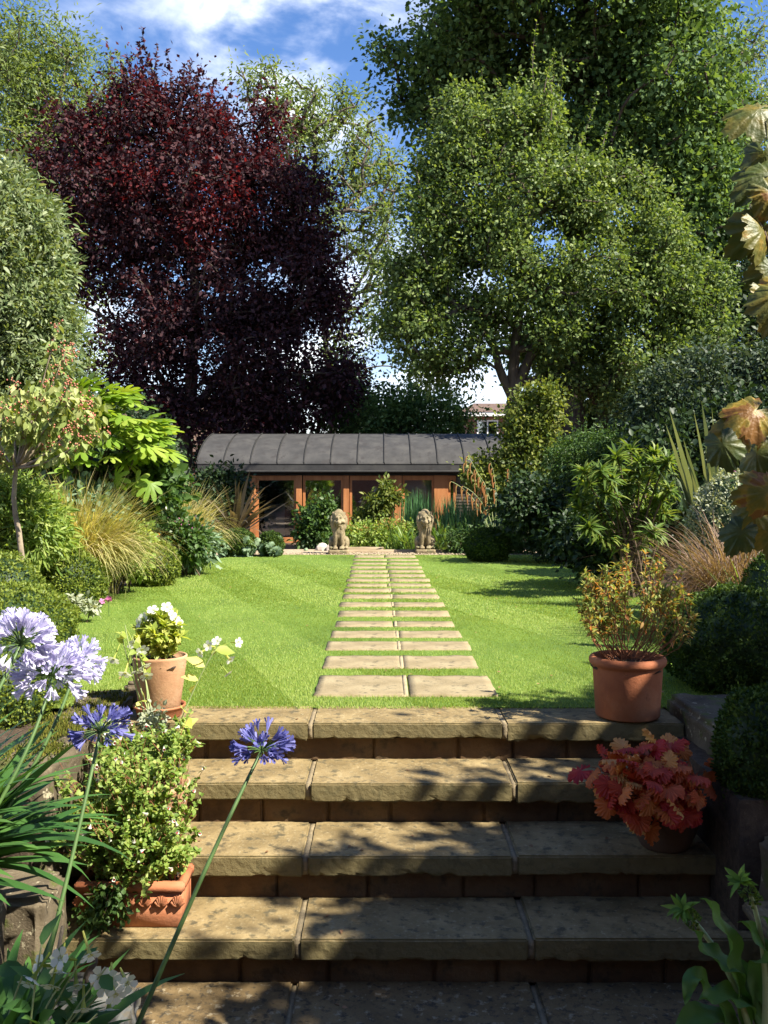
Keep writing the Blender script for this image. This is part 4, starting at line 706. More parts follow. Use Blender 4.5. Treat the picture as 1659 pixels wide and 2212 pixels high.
# ------------------------------------------------------------------ lion statues
def lion(label, loc, mir=1, headz=0.0):
    bm = bmesh.new()
    def el(c, r, rot=(0, 0, 0)):
        M_ = __import__('mathutils').Matrix.Translation(Vector((c[0]*mir, c[1], c[2]))) @ __import__('mathutils').Euler((R(rot[0]), R(rot[1]*mir), R(rot[2]*mir))).to_matrix().to_4x4() @ __import__('mathutils').Matrix.Diagonal((*r, 1)); bmesh.ops.create_icosphere(bm, subdivisions=3, radius=1, matrix=M_)
    el((0, .02, .22), (.10, .10, .17), (-8, 0, 0)); el((0, .06, .11), (.13, .13, .09))            # body
    el((0, -.02, .40), (.125, .11, .15)); el((0, -.03, .52), (.105, .09, .11)); el((0, .0, .585), (.07, .07, .06)); el((0, -.06, .31), (.09, .07, .11)); el((0, -.09, .23), (.035, .03, .06))   # mane
    el((0, -.115, .475), (.062, .05, .085)); el((0, -.165, .435), (.042, .045, .032)); el((0, -.20, .452), (.02, .014, .014)); el((0, -.155, .395), (.033, .035, .018)); el((0, -.14, .49), (.018, .04, .05))   # face, muzzle, nose, jaw, nose ridge
    for s in (-1, 1):
        el((s*.028, -.155, .52), (.024, .014, .011), (0, s*12, 0)); el((s*.083, -.04, .575), (.028, .018, .03)); el((s*.05, -.128, .455), (.03, .03, .028)); el((s*.105, -.03, .46), (.035, .06, .09))
        el((s*.05, -.085, .17), (.036, .04, .16), (6, s*-5, 0)); el((s*.048, -.13, .045), (.04, .06, .03))              # front leg and paw
        for t_ in (-1, 0, 1): el((s*.048+t_*.022, -.182, .04), (.013, .018, .016))
        el((s*.115, .04, .12), (.05, .11, .10), (18, 0, 0)); el((s*.12, -.07, .045), (.034, .07, .026))
    for k in range(46):
        a_ = random.uniform(-2.2, 2.2)-PI/2; z_ = random.uniform(.27, .58); rr = .118*math.sqrt(max(.2, 1-((z_-.43)/.19)**2)); 
        if abs(a_+PI/2) < .55 and z_ > .37: continue
        el((rr*math.cos(a_), -.02+rr*math.sin(a_), z_), (.014, .014, .035), (random.uniform(-20, 20), random.uniform(-20, 20), 0))
    el((0, -.02, .0), (.001, .001, .001))
    me = bpy.data.meshes.new('body'); bm.to_mesh(me); bm.free(); me.materials.append(MATS['statue_stone'])
    root = thing('lion_statue', label, 'statue', loc, 'pair of seated stone lions'); o = bpy.data.objects.new('body', me); COL.objects.link(o); o.parent = root; o.location = (0, 0, .035)
    m1 = o.modifiers.new('r', 'REMESH'); m1.mode = 'VOXEL'; m1.voxel_size = .008; m1.use_smooth_shade = True
    m2 = o.modifiers.new('s', 'SMOOTH'); m2.iterations = 2; m2.factor = .5
    for p in me.polygons: p.use_smooth = True
    g = G(); bevelbox(g, loc[0]-.155, loc[0]+.155, loc[1]-.21, loc[1]+.17, loc[2]-.02, loc[2]+.055, .012, cuts=12, rough=.008, rs=10); part(g, 'plinth', 'statue_stone', root); return root
lion('seated stone lion with a rounded mane, left of the path end beside the white stones', tuple(G_(732, 1194)))
lion('seated stone lion with raised head and crest, right of the path end beside the daylilies', tuple(G_(918, 1193)), -1)
# ------------------------------------------------------------------ left border
bush('olive_shrub', 'tall silvery green broad shrub at the left edge', 8.6, [(40, 560, 85, 150, .6), (60, 700, 85, 120, .6), (-40, 500, 90, 160, .5), (70, 830, 70, 80, .5), (15, 440, 60, 60, .4), (-40, 800, 100, 200, .6), (105, 640, 40, 60, .3), (40, 400, 25, 25, .2), (75, 470, 35, 40, .25), (125, 720, 22, 40, .2), (118, 560, 18, 30, .2)], 900, 62, .12, T_LANCE, .068, .021, 'lf_olive', base=(-3.5, 8.7, -.03), shell=3, bark='bark_grey')
# viburnum with berries
root = thing('berry_shrub', 'pale branched shrub with drooping leaves and clusters of red berries on the left', 'shrub', (W(35, 0, 6.9)[0], 6.9, -.03))
trk = path([W(55, 1358, 6.9), W(45, 1180, 6.9), W(30, 1090, 6.9), W(35, 1010, 6.9)], 8); g = G(); tubes(g, trk[None], np.linspace(.024, .017, 8)[None], 8); tips = [(-10, 930), (10, 880), (60, 850), (90, 880), (120, 900), (160, 880), (200, 900), (225, 930), (150, 930), (60, 940), (110, 960), (180, 950), (30, 830), (100, 830), (160, 850), (140, 760), (150, 830), (125, 700), (0, 980)]
tp = np.array([W(a, b, 6.9+rng.normal()*.25) for a, b in tips]); b = np.array([trk[-1]]*len(tp)); C = bez(b, b*.55+tp*.45+np.array([0, 0, -.10]), tp, 9); tubes(g, C, np.linspace(.012, .003, 9)[None], 6); part(g, 'branch', 'bark_pale', root)
g = G(); leaves_on(g, C, 34, T_OVAL, .085, .042, .45, .9, 1.3, .4); 
P, _ = ellipts(560, W(110, 890, 6.9), (.42, .3, .26)); inst(g, T_OVAL, P, rdir(len(P), (0, 0, -1.2)), rdir(len(P), (0, -1, .3)), .075, .036); part(g, 'leaves', 'lf_vib', root)
g = G(); cc = np.concatenate([C[:, -1], C[:, -2], ellipts(14, W(120, 900, 6.8), (.4, .2, .2))[0], ellipts(4, W(140, 780, 6.85), (.06, .1, .25))[0]]); P = np.repeat(cc, 12, 0)+rng.normal(size=(len(cc)*12, 3))*.026
for q in P: pass
oc = np.array([(1, 0, 0), (0, 1, 0), (-1, 0, 0), (0, -1, 0), (0, 0, 1), (0, 0, -1)])*.0085; V = (P[:, None]+oc[None]).reshape(-1, 3); F = np.array([[0, 1, 4], [1, 2, 4], [2, 3, 4], [3, 0, 4], [1, 0, 5], [2, 1, 5], [3, 2, 5], [0, 3, 5]]); g.add(V, (F[None]+(np.arange(len(P))*6)[:, None, None]).reshape(-1, 3)); part(g, 'berries', 'berry', root)
# fatsia
root = thing('fatsia', 'bright yellow green fatsia with big fingered leaves behind the berry shrub', 'shrub', (-3.15, 9.4, -.03)); n = 150
E = pell(9.0, [(190, 870, 80, 35, .4), (250, 905, 70, 45, .4), (300, 950, 50, 40, .35), (220, 960, 90, 45, .4), (150, 890, 60, 45, .35)]); P = np.concatenate([ellipts(36, c, r, 7)[0] for c, r in E]); ce = W(215, 990, 9.2)
out_ = nrm(P-ce+np.array([.25, -.2, .1])); g = G(); A = nrm(out_*.7+rdir(len(P))*.35+np.array([.35, -.25, -.25])); inst(g, T_FATSIA, P, A, nrm(np.array([0, -.25, 1.])+out_*.6+rdir(len(P))*.25), rng.uniform(.21, .34, len(P)), rng.uniform(.24, .38, len(P)))
P2 = np.array([W(215, 1045, 8.8), W(170, 1050, 8.8), W(280, 1030, 8.8), W(330, 1030, 8.8), W(120, 1040, 8.8), W(150, 1010, 8.8), W(240, 1030, 8.8)]); inst(g, T_FATSIA, P2, rdir(7, (0, -.5, -1)), rdir(7, (.3, -1, .8)), .27, .3); part(g, 'leaves', 'lf_fatsia', root)
g = G(); b = np.array([np.array(root.location)]*26)+rng.normal(size=(26, 3))*np.array([.2, .12, 0]); tubes(g, curved_stems(b, P[::len(P)//26][:26], .3, 7, .03), np.linspace(.013, .005, 7)[None], 6); part(g, 'stem', 'bark_grey', root)
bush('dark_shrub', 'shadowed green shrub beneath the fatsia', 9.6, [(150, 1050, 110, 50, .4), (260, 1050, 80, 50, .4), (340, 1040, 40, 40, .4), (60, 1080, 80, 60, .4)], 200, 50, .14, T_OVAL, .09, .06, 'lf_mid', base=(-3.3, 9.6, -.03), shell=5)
bush('broad_shrub', 'leafy green backdrop shrub filling the space behind the olive shrub', 10, [(80, 950, 120, 120, .6), (-20, 900, 120, 200, .6)], 200, 60, .2, T_OVAL, .09, .055, 'lf_mid', base=(-4, 10, -.03), shell=5)
sword_plant('phormium', 'narrow grey sword leaves rising between the fatsia and the far grass clump', (W(335, 0, 12.2)[0], 12.2, -.03), [(rng.uniform(-40, 200), rng.uniform(1.1, 1.6), rng.uniform(3, 22), rng.uniform(0, 30)) for _ in range(22)], 'lf_phorm', .04)
grass_clump('ornamental_grass', 'large arching feathery grass mound in the middle of the left border', (-2.74, 8.4, -.02), 3600, 1.16, .0075, 'gr_misc', .10, (0, .2), (.5, 2.75))
grass_clump('ornamental_grass', 'far arching grass mound at the end of the left border', (-2.62, 11.3, -.02), 2600, 1.15, .009, 'gr_misc', .13, (0, .22), (.5, 2.6))
bush('variegated_shrub', 'cream variegated small leaved shrub between the two grass mounds', 9.8, [(295, 1110, 32, 40, .25), (285, 1150, 30, 40, .25), (310, 1090, 25, 25, .2)], 150, 42, .09, T_OVAL, .032, .022, 'lf_varieg', base=(-2.6, 9.8, -.03))
bush('green_shrub', 'fresh green narrow leaved shrub left of the near grass mound', 7.4, [(45, 1120, 50, 60, .3), (90, 1150, 40, 50, .3), (30, 1180, 60, 50, .3), (10, 1080, 40, 50, .3)], 260, 50, .11, T_LANCE, .085, .015, 'lf_salvia', base=(-2.9, 7.4, -.03))
bush('leafy_shrub', 'round leaved glaucous shrub above the near grass mound', 8.8, [(130, 1085, 60, 30, .3), (190, 1100, 60, 25, .3)], 90, 40, .12, T_OVAL, .075, .055, 'lf_glauc', base=(-2.9, 8.8, -.03))
bush('perennial', 'leafy rose and penstemon mix with pink buds near the far left lawn edge', 10.6, [(365, 1150, 55, 35, .3), (400, 1170, 40, 28, .25), (345, 1120, 30, 25, .2)], 170, 42, .10, T_OVAL, .06, .035, 'lf_mid', base=(-2.5, 10.6, -.03))
bush('perennial', 'glaucous green leafy plant at the far left lawn edge', 10.9, [(410, 1185, 32, 20, .2), (435, 1178, 22, 20, .2)], 70, 40, .09, T_LANCE, .09, .03, 'lf_glauc', base=(-2.2, 10.9, -.03))
bush('perennial', 'light green low perennial behind the gold box mound', 9.0, [(285, 1200, 30, 35, .2), (290, 1165, 25, 25, .2)], 80, 40, .09, T_OVAL, .045, .03, 'lf_salvia', base=(-2.6, 9.0, -.03))
topiary('box_mound', 'olive gold box mound at the left lawn edge below the near grass', (W(148, 0, 7.75)[0], 7.75, .20), (.30, .28, .30), 11000, 'lf_box_gold', .022, seed=11, fuzz=.04, group='golden box mounds')
topiary('box_mound', 'small gold box mound farther along the left lawn edge', (W(335, 0, 9.7)[0], 9.7, .19), (.24, .24, .25), 6000, 'lf_box_gold', .028, seed=12, fuzz=.04, group='golden box mounds')
topiary('box_mound', 'long golden box hedge sloping behind the pale agapanthus', W(30, 1370, 5.2), (.30, .55, .27), 16000, 'lf_box_gold', .019, seed=13, fuzz=.04, group='golden box mounds')
topiary('box_mound', 'golden box mound cut by the left edge above the hedge', (W(10, 0, 6.4)[0], 6.4, .22), (.26, .3, .33), 7000, 'lf_box_gold', .02, seed=14, fuzz=.04, group='golden box mounds')
topiary('box_mound', 'box hedge in half shade under the pale agapanthus', W(20, 1480, 4.4), (.26, .35, .28), 11000, 'lf_box_gold', .016, seed=15, fuzz=.03, group='golden box mounds')
root = thing('foxglove_rosette', 'rosette of dark pointed leaves at the foot of the gold box mound', 'plant', G_(180, 1290)); g = G(); n = 26; a_ = rng.uniform(0, 2*PI, n); A = nrm(np.stack([np.cos(a_), np.sin(a_), rng.uniform(.2, 1.3, n)], 1)); inst(g, T_LANCE, np.array(root.location)+A*.02, A, rdir(n, (0, 0, 2)), .17, .045); part(g, 'leaves', 'lf_glauc', root)
bush('ground_plant', 'pale leaved low plant spilling on the lawn edge behind the hedge', 7.0, [(160, 1302, 22, 4, .08), (198, 1312, 14, 3, .06)], 22, 22, .03, T_OVAL, .035, .022, 'lf_varieg', base=(-2.3, 7.0, 0), nst=5, r0=.002)
# flowers in the left border
root = thing('red_flower_spike', 'crimson flower spike above the left border grasses', 'flower', W(218, 1110, 9.6)); g = G(); inst_round(g, T_BELL, W(219, 1079, 9.6)+rng.normal(size=(26, 3))*np.array([.035, .02, .02]), rdir(26, (0, -.3, .3)), .035); part(g, 'petals', 'pet_red', root); g = G(); tubes(g, path([W(222, 1140, 9.6), W(218, 1080, 9.6)], 5)[None], .004, 5); part(g, 'stem', 'stem_green', root)
for k, (px, py, mt, nm_) in enumerate(((357, 1097, 'pet_white', 'white'), (345, 1075, 'pet_white', 'cream'), (310, 1143, 'pet_orange', 'orange'), (326, 1150, 'pet_orange', 'yellow'), (341, 1155, 'pet_orange', 'deep orange'), (301, 1158, 'pet_orange', 'small orange'), (92, 1168, 'pet_orange', 'apricot'), (235, 1296, 'pet_pink', 'pink'))):
    d_ = 10.2 if px > 250 else 7.3; root = thing('garden_flower', ['white rose bloom above the far grass mound', 'cream rose bloom in the far grass mound', 'orange lily bloom left of the yellow one at the far border', 'yellow lily bud between the orange lilies', 'deep orange lily bud right of the yellow one', 'small orange bloom below the orange lily', 'apricot bloom left of the near grass mound', 'pink leaf tuft on the lawn edge by the near grass'][k], 'flower', W(px, py+20, d_)); g = G(); P = W(px, py, d_)+rng.normal(size=(3, 3))*.012
    inst_round(g, T_STAR5, P, rdir(3, (.2, -1, .3)), .055); part(g, 'petals', mt, root); g = G(); tubes(g, path([W(px, py+35, d_), W(px, py, d_)], 4)[None], .003, 5); part(g, 'stem', 'stem_green', root)
g = G(); P = np.concatenate([W(365, 1135, 10.4)+rng.normal(size=(70, 3))*np.array([.16, .1, .08])]); inst_round(g, T_BELL, P, rdir(70, (0, 0, -.6)), .025); tag(g.build('penstemon_buds', 'pet_pink'), 'dusty pink buds scattered over the perennials by the far lawn edge', 'flowers')
# ------------------------------------------------------------------ pots
def pot(name, label, c, prof, mat, soil_r, soil_z, rim=None, wob=0):
    root = thing(name, label, 'plant pot', c); g = G(); lathe(g, prof, c, 56, wob); part(g, 'pot_wall', mat, root)
    g = sphere_grid((c[0], c[1], c[2]+soil_z-.02), (soil_r, soil_r, .03), 24, 12, .3, 6, 2); part(g, 'potting_soil', 'soil', root); return root
cR = np.array([1.07, 4.125, .004])
pot('terracotta_pot', 'large red terracotta pot with a rolled rim on the right of the top step', cR, [(0, 0), (.133, 0), (.138, .006), (.150, .205), (.1505, .214), (.153, .220), (.158, .223), (.163, .228), (.1665, .236), (.167, .245), (.164, .254), (.158, .260), (.152, .262), (.146, .261), (.141, .25), (.138, .20), (.0, .195)], 'terracotta', .139, .232)
root = thing('penstemon', 'sparse bush of thin reddish stems and green and orange leaves growing from the red pot', 'plant', cR+[0, 0, .23])
n = 46; b = cR+np.stack([rng.normal(size=n)*.035, rng.normal(size=n)*.03, np.full(n, .225)], 1); tp = []
for k in range(n): tp.append(W(rng.uniform(1245, 1495), 0, 4.12)[0]); 
tx = np.array(tp); rel = (tx-cR[0])/.27; tz = .235+.52*np.sqrt(np.maximum(.05, 1-(rel*.93)**2))*rng.uniform(.75, 1.02, n)-.04*(rel < -.2); tpp = np.stack([tx, cR[1]+rng.normal(size=n)*.10, tz], 1)
ctrl = b+np.stack([(tx-b[:, 0])*.95, (tpp[:, 1]-b[:, 1])*.9, (tz-b[:, 2])*.30], 1)+rng.normal(size=(n, 3))*.012; C = bez(b, ctrl, tpp, 12); C[:, 1:-1] += rng.normal(size=(n, 10, 3))*.003
g = G(); tubes(g, C, np.linspace(.0026, .0012, 12)[None], 5)
k2 = rng.integers(0, n, 90); i2 = rng.integers(4, 10, 90); b2 = C[k2, i2]; t2 = b2+np.stack([rng.normal(size=90)*.035, rng.normal(size=90)*.035, rng.uniform(.05, .13, 90)], 1); C2 = bez(b2, (b2+t2)/2+rng.normal(size=(90, 3))*.01, t2, 6); tubes(g, C2, .0012, 4); part(g, 'stem', 'twig_red', root)
g = G(); leaves_on(g, C, 26, T_LANCE, .030, .009, .60, 1.1, -.1); leaves_on(g, C2, 14, T_LANCE, .030, .009, .3, 1.1, -.1); whorls(g, np.concatenate([C[:, -1], C2[:, -1]]), np.tile([0, 0, 1.], (n+90, 1)), 7, .034, .009); part(g, 'leaves', 'lf_pens', root)
g = G(); P = C[rng.integers(0, n, 60), rng.integers(6, 11, 60)]; inst(g, T_OVAL, P, rdir(60, (0, 0, -1.4)), rdir(60), .034, .014); part(g, 'withered_leaves', 'lf_rust', root)
cL = np.array([-.985, 4.12, .004])
root = pot('terracotta_pot', 'tall tan weathered flower pot standing in a red saucer left on the top step', cL+[0, 0, .018], [(0, 0), (.083, 0), (.087, .004), (.116, .215), (.118, .228), (.120, .236), (.1205, .242), (.118, .2465), (.113, .247), (.110, .243), (.108, .23), (.0, .21)], 'terracotta_aged', .108, .228)
g = G(); lathe(g, [(0, 0), (.092, 0), (.096, .004), (.103, .038), (.113, .042), (.114, .05), (.106, .05), (.10, .04), (.095, .014), (0, .012)], cL, 48); tag(g.build('pot_saucer', 'terracotta', origin=cL), 'deep red terracotta saucer under the tan pot', 'saucer')
# nicotiana in tan pot
def nico_flower(gt, gp, P, A, L=.075, s=.05):
    for q, a in zip(P, nrm(np.asarray(A, float))):
        e = q+a*L; tubes(gt, np.array([[q, q+a*L*.3, q+a*L*.75, e]]), np.array([[.0022, .0028, .0035, .0065]]), 6)
    e = P+nrm(A)*L; inst_round(gp, T_STAR5, e-nrm(A)*.003, nrm(A), s)
def nicotiana(label, base, tips, d_, fl, leafn=60, L=.06, s=.05, big=None, lm='lf_nico', leafL=.05, pr=None):
    root = thing('tobacco_plant', label, 'plant', base); tp = np.array([W(a, b, d_+c) for a, b, c in tips]); b = np.array([base]*len(tp))+rng.normal(size=(len(tp), 3))*np.array([.02, .02, 0]); C = bez(b, (b+tp)/2+rng.normal(size=b.shape)*.02+np.array([0, 0, .05]), tp, 10)
    g = G(); tubes(g, C, np.linspace(.0035, .0018, 10)[None], 6); part(g, 'stem', 'stem_pale', root); g = G(); leaves_on(g, C, leafn, T_OVAL, leafL, leafL*.5, .05, 1.0, .1)
    part(g, 'leaves', lm, root); gt = G(); gp = G(); P = np.array([W(a, b, d_+rng.normal()*.03) for a, b, *_ in fl]); A = np.array([(q[2], -.6+rng.normal()*.2, q[3]) for q in fl]); nico_flower(gt, gp, P-nrm(A)*L, A, L, s)
    part(gt, 'flower_tube', 'lf_nico', root); part(gp, 'petals', 'pet_white', root)
nicotiana('pale lime and white tobacco plant growing in the tan pot', tuple(cL+[0, 0, .24]), [(320, 1390, 0), (370, 1385, 0), (300, 1360, .03), (355, 1370, -.04), (330, 1365, -.05), (390, 1375, 0), (330, 1330, 0), (350, 1320, 0), (370, 1325, .05), (310, 1350, 0), (385, 1350, 0), (340, 1350, .05), (300, 1380, -.02), (360, 1345, -.05)], 4.1,
          [(340, 1335, .3, .5), (352, 1325, 0, .8), (372, 1330, .6, .3), (335, 1362, -.3, 0), (300, 1345, -.8, .1), (318, 1358, -.4, .2), (385, 1345, .7, .3), (350, 1350, .1, .3), (365, 1355, .4, 0), (325, 1340, -.3, .5), (378, 1365, .5, -.2), (345, 1378, 0, -.3), (330, 1318, 0, .8), (360, 1312, .2, .7), (310, 1335, -.5, .3), (376, 1342, .5, .2), (344, 1350, 0, .2)], 60, .04, .055)
nicotiana('white trumpet flowers hanging on thin stems left of the tan pot', tuple(W(325, 1545, 3.95)), [(285, 1375, 0), (270, 1350, 0), (295, 1400, 0), (262, 1365, 0)], 3.9, [(307, 1404, .7, -.7), (316, 1460, .5, -.9), (270, 1455, -.1, -1), (297, 1450, .2, -1), (245, 1425, -.2, -.9), (288, 1390, .5, -.6), (312, 1438, .5, -.8)], 5, .085, .06)
nicotiana('long arching stem with drooping white trumpets right of the tan pot', tuple(W(350, 1660, 3.75)), [(475, 1388, 0)], 3.75, [(432, 1410, -.6, -.3), (450, 1395, -.3, .2), (497, 1425, .7, -.6), (492, 1455, .8, -.9), (468, 1385, -.2, .6), (515, 1388, .9, .1)], 8, .05, .045, leafL=.09)
# trough
tz0, tz1 = -.497, -.343; tx0, tx1, ty0, ty1 = -1.045, -.69, 3.20, 3.36
root = thing('terracotta_trough', 'orange terracotta trough with a row of shells below its rim on the fourth step', 'planter', ((tx0+tx1)/2, 3.28, tz0)); g = G()
bevelbox(g, tx0, tx1, ty0, ty0+.018, tz0, tz1-.03, .004); bevelbox(g, tx0, tx1, ty1-.018, ty1, tz0, tz1-.03, .004); bevelbox(g, tx0+.001, tx0+.018, ty0+.004, ty1-.004, tz0, tz1-.03, .004); bevelbox(g, tx1-.018, tx1-.001, ty0+.004, ty1-.004, tz0, tz1-.03, .004)
part(g, 'trough_wall', 'terracotta', root); g = G(); e = .010
for q in ((tx0-e, tx1+e, ty0-e, ty0+.02), (tx0-e, tx1+e, ty1-.02, ty1+e), (tx0-e, tx0+.02, ty0+.0195, ty1-.0195), (tx1-.02, tx1+e, ty0+.0195, ty1-.0195)): bevelbox(g, *q, tz1-.034, tz1, .006, seg=3)
part(g, 'rim', 'terracotta', root); g = G(); sh_ = G()
for k in range(7):
    cx = tx0+.01+k*.0555
    for a_ in np.linspace(-62, 62, 7):
        c_, s_ = math.cos(R(a_)), math.sin(R(a_)); b_ = np.array([cx, ty0-.002, tz1-.083]); t_ = b_+np.array([s_*.024, -.004, c_*.040]); tubes(sh_, np.array([[b_, (b_+t_)/2+[0, -.006, 0], t_]]), np.array([[.003, .006, .006]]), 6)
part(sh_, 'shell_relief', 'terracotta', root); g = G(); bevelbox(g, tx0+.02, tx1-.02, ty0+.02, ty1-.02, tz0+.01, tz1-.03, .003, cuts=14, rough=.012, rs=20); part(g, 'potting_soil', 'soil', root)
# pot hidden behind the salvia
c3 = np.array([-.845, 3.56, -.33]); pot('terracotta_pot', 'tan flared pot half hidden behind the salvia on the third step', c3, [(0, 0), (.07, 0), (.074, .004), (.105, .19), (.110, .20), (.108, .215), (.1, .215), (.096, .2), (.0, .19)], 'terracotta_aged', .096, .2)
def salvia(label, base, lo, hi, tips_e, nst, per, nfl, dens_e=None, cw=.27):
    root = thing('salvia', label, 'plant', base); P, _ = ellipts(nst, tips_e[0], tips_e[1], 4); w_ = np.where(rng.random(nst) < .16, rng.uniform(1.1, 1.4, nst), 1)[:, None]; P = tips_e[0]+(P-tips_e[0])*w_; P[:, 2] = np.minimum(P[:, 2], tips_e[0][2]+tips_e[1][2]*1.1); b = np.stack([rng.uniform(lo, hi, nst), base[1]+rng.normal(size=nst)*.03, np.full(nst, base[2])], 1)
    C = bez(b, b*.5+P*.5+rng.normal(size=b.shape)*.04, P, 10); g = G(); tubes(g, C, np.linspace(.0022, .0009, 10)[None], 4)
    k = rng.integers(0, nst, nst*2); i = rng.integers(3, 9, nst*2); b2 = C[k, i]; t2 = b2+rdir(nst*2, (0, -.2, .4))*rng.uniform(.04, .11, (nst*2, 1)); C2 = bez(b2, (b2+t2)/2+rng.normal(size=b2.shape)*.012, t2, 6); tubes(g, C2, .0009, 4); part(g, 'stem', 'twig_red', root)
    g = G(); leaves_on(g, C, per, T_OVAL, .022, .014, .15, 1.2, .0); leaves_on(g, C2, per, T_OVAL, .021, .014, .1, 1.2, .0); part(g, 'leaves', 'lf_salvia', root)
    tips = np.concatenate([C[:, -1], C2[:, -1]]); f = tips[rng.choice(len(tips), nfl, replace=False)]; gw = G(); gr = G(); A = rdir(nfl, (0, -.6, -.2)); inst_round(gw, T_BELL, f, A, .023); inst(gr, T_OVAL, f+A*.010, nrm(A+np.array([0, -.2, -.8])), np.tile([0, -1., .3], (nfl, 1))+rng.normal(size=(nfl, 3))*.1, .010, .010)
    part(gw, 'white_petals', 'pet_white', root); part(gr, 'red_petals', 'pet_red', root)
salvia('bushy light green salvia with tiny red and white flowers in the trough', (-.86, 3.28, -.36), -1.0, -.70, (W(270, 1735, 3.28)+[0, 0, 0], (.275, .16, .27)), 140, 28, 96)
salvia('upper tangle of salvia reaching over the step edge from the hidden pot', (-.845, 3.56, -.12), -.93, -.76, (W(300, 1610, 3.6), (.27, .12, .12)), 60, 24, 38)
bush('trailing_plant', 'dark trailing plant hanging down the left end of the trough', 3.17, [(235, 1945, 35, 35, .03), (205, 1975, 30, 20, .03)], 30, 22, .03, T_OVAL, .02, .015, 'lf_mid', base=(-.93, 3.18, -.34), nst=8, r0=.001)
bush('perennial', 'white flecked plant with tiny blooms leaning on the mossy wall', 3.9, [(215, 1590, 35, 30, .05), (190, 1640, 35, 25, .05), (330, 1560, 20, 25, .05)], 60, 26, .04, T_OVAL, .02, .016, 'lf_varieg', base=(-1.1, 3.9, -.1), nst=10, r0=.0012)
# heuchera bowl
cb = np.array([1.045, 3.50, -.329]); pot('bowl_pot', 'dark low bowl pot in shade on the right of the third step', cb, [(0, 0), (.085, 0), (.09, .006), (.115, .06), (.135, .13), (.14, .15), (.15, .153), (.150, .168), (.140, .168), (.13, .15), (0, .14)], 'clay_dark', .13, .155)
root = thing('heuchera', 'heuchera with frilly red amber and peach leaves spilling from the dark bowl', 'plant', cb+[0, 0, .15]); n = 150; ce = W(1415, 1683, 3.42); dd = rdir(n, (-.1, -.35, .25)); P = ce+dd*np.array([.205, .16, .115])*rng.uniform(.62, 1.16, (n, 1)); P = P[P[:, 2] > ce[2]-.12+.62*np.maximum(0, P[:, 0]-ce[0]+.02)]; dd = nrm(P-ce); n = len(P)
g = G(); A = nrm(dd*.5+np.array([-.1, -.45, -.35])+rdir(n)*.8); inst(g, T_HEUCH, P, A, nrm(dd*.8+np.array([0, -.6, .7])+rdir(n)*.75), rng.uniform(.06, .105, n), rng.uniform(.065, .115, n)); part(g, 'leaves', 'lf_heuch', root)
g = G(); b = np.array([cb+[0, 0, .15]]*n)+rng.normal(size=(n, 3))*.02; tubes(g, curved_stems(b, P, .2, 6, .03), .0016, 4); part(g, 'stem', 'twig_red', root)
# spotlight on the second step, slate slab with small figure
root = thing('garden_spotlight', 'small black garden spotlight on a spike beside the second step', 'light', W(385, 1660, 3.9)); g = G(); q = W(382, 1632, 3.9); tubes(g, np.array([[q+[-.03, -.03, .02], q, q+[.02, .03, -.02]]]), np.array([[.026, .024, .012]]), 14); part(g, 'lamp_head', 'black_plastic', root); g = G(); tubes(g, np.array([[q, W(385, 1665, 3.9)]]), .006, 8); part(g, 'spike', 'black_plastic', root)
g = G(); a = W(115, 2045, 2.85); bevelbox(g, -1.02, -.76, 2.72, 2.98, -.66, -.54, .025, cuts=18, rough=.02, rs=8); tag(g.build('rough_stone', 'slate'), 'rough grey stone block under the dull metal plate at the foot of the steps', 'stone')
root = thing('metal_plate', 'dull grey metal plate screwed on the rough stone, carrying a dark figure', 'plate', (-.9, 2.85, -.528)); g = G(); bevelbox(g, -.995, -.80, 2.745, 2.955, -.532, -.522, .003); part(g, 'plate', 'slate', root); g = G()
for q in ((-.975, 2.94), (-.82, 2.94)): g = G(); lathe(g, [(0, .003), (.007, .003), (.008, 0)], (q[0], q[1], -.522), 12); part(g, 'screw', 'black_plastic', root)
root = thing('bird_figure', 'small dark metal bird figure standing on the grey plate', 'figurine', (-.885, 2.85, -.522)); g = G(); q = np.array([-.885, 2.85, -.522]); tubes(g, path([q+[.012, 0, 0], q+[-.012, 0, .03], q+[-.006, 0, .06], q+[.008, 0, .085], q+[.004, 0, .115]], 12)[None], np.array([[.004, .010, .014, .016, .015, .013, .011, .010, .009, .008, .005, .001]]), 10); part(g, 'body', 'bronze', root); g = G(); tubes(g, path([q+[.012, 0, 0], q+[.014, 0, .03], q+[.008, 0, .07]], 8)[None], np.array([[.006, .007, .006, .006, .007, .007, .006, .002]]), 8); part(g, 'wing', 'bronze', root)
rock('pale snail shell on the soil beside the left wall', W(22, 1893, 3.25), (.018, .016, .016), 'quartz', 'snail_shell', 2, 'shell'); rock('second brown snail shell nearer the bottom left', W(58, 1855, 3.3), (.016, .014, .015), 'terracotta_aged', 'snail_shell', 4, 'shell')
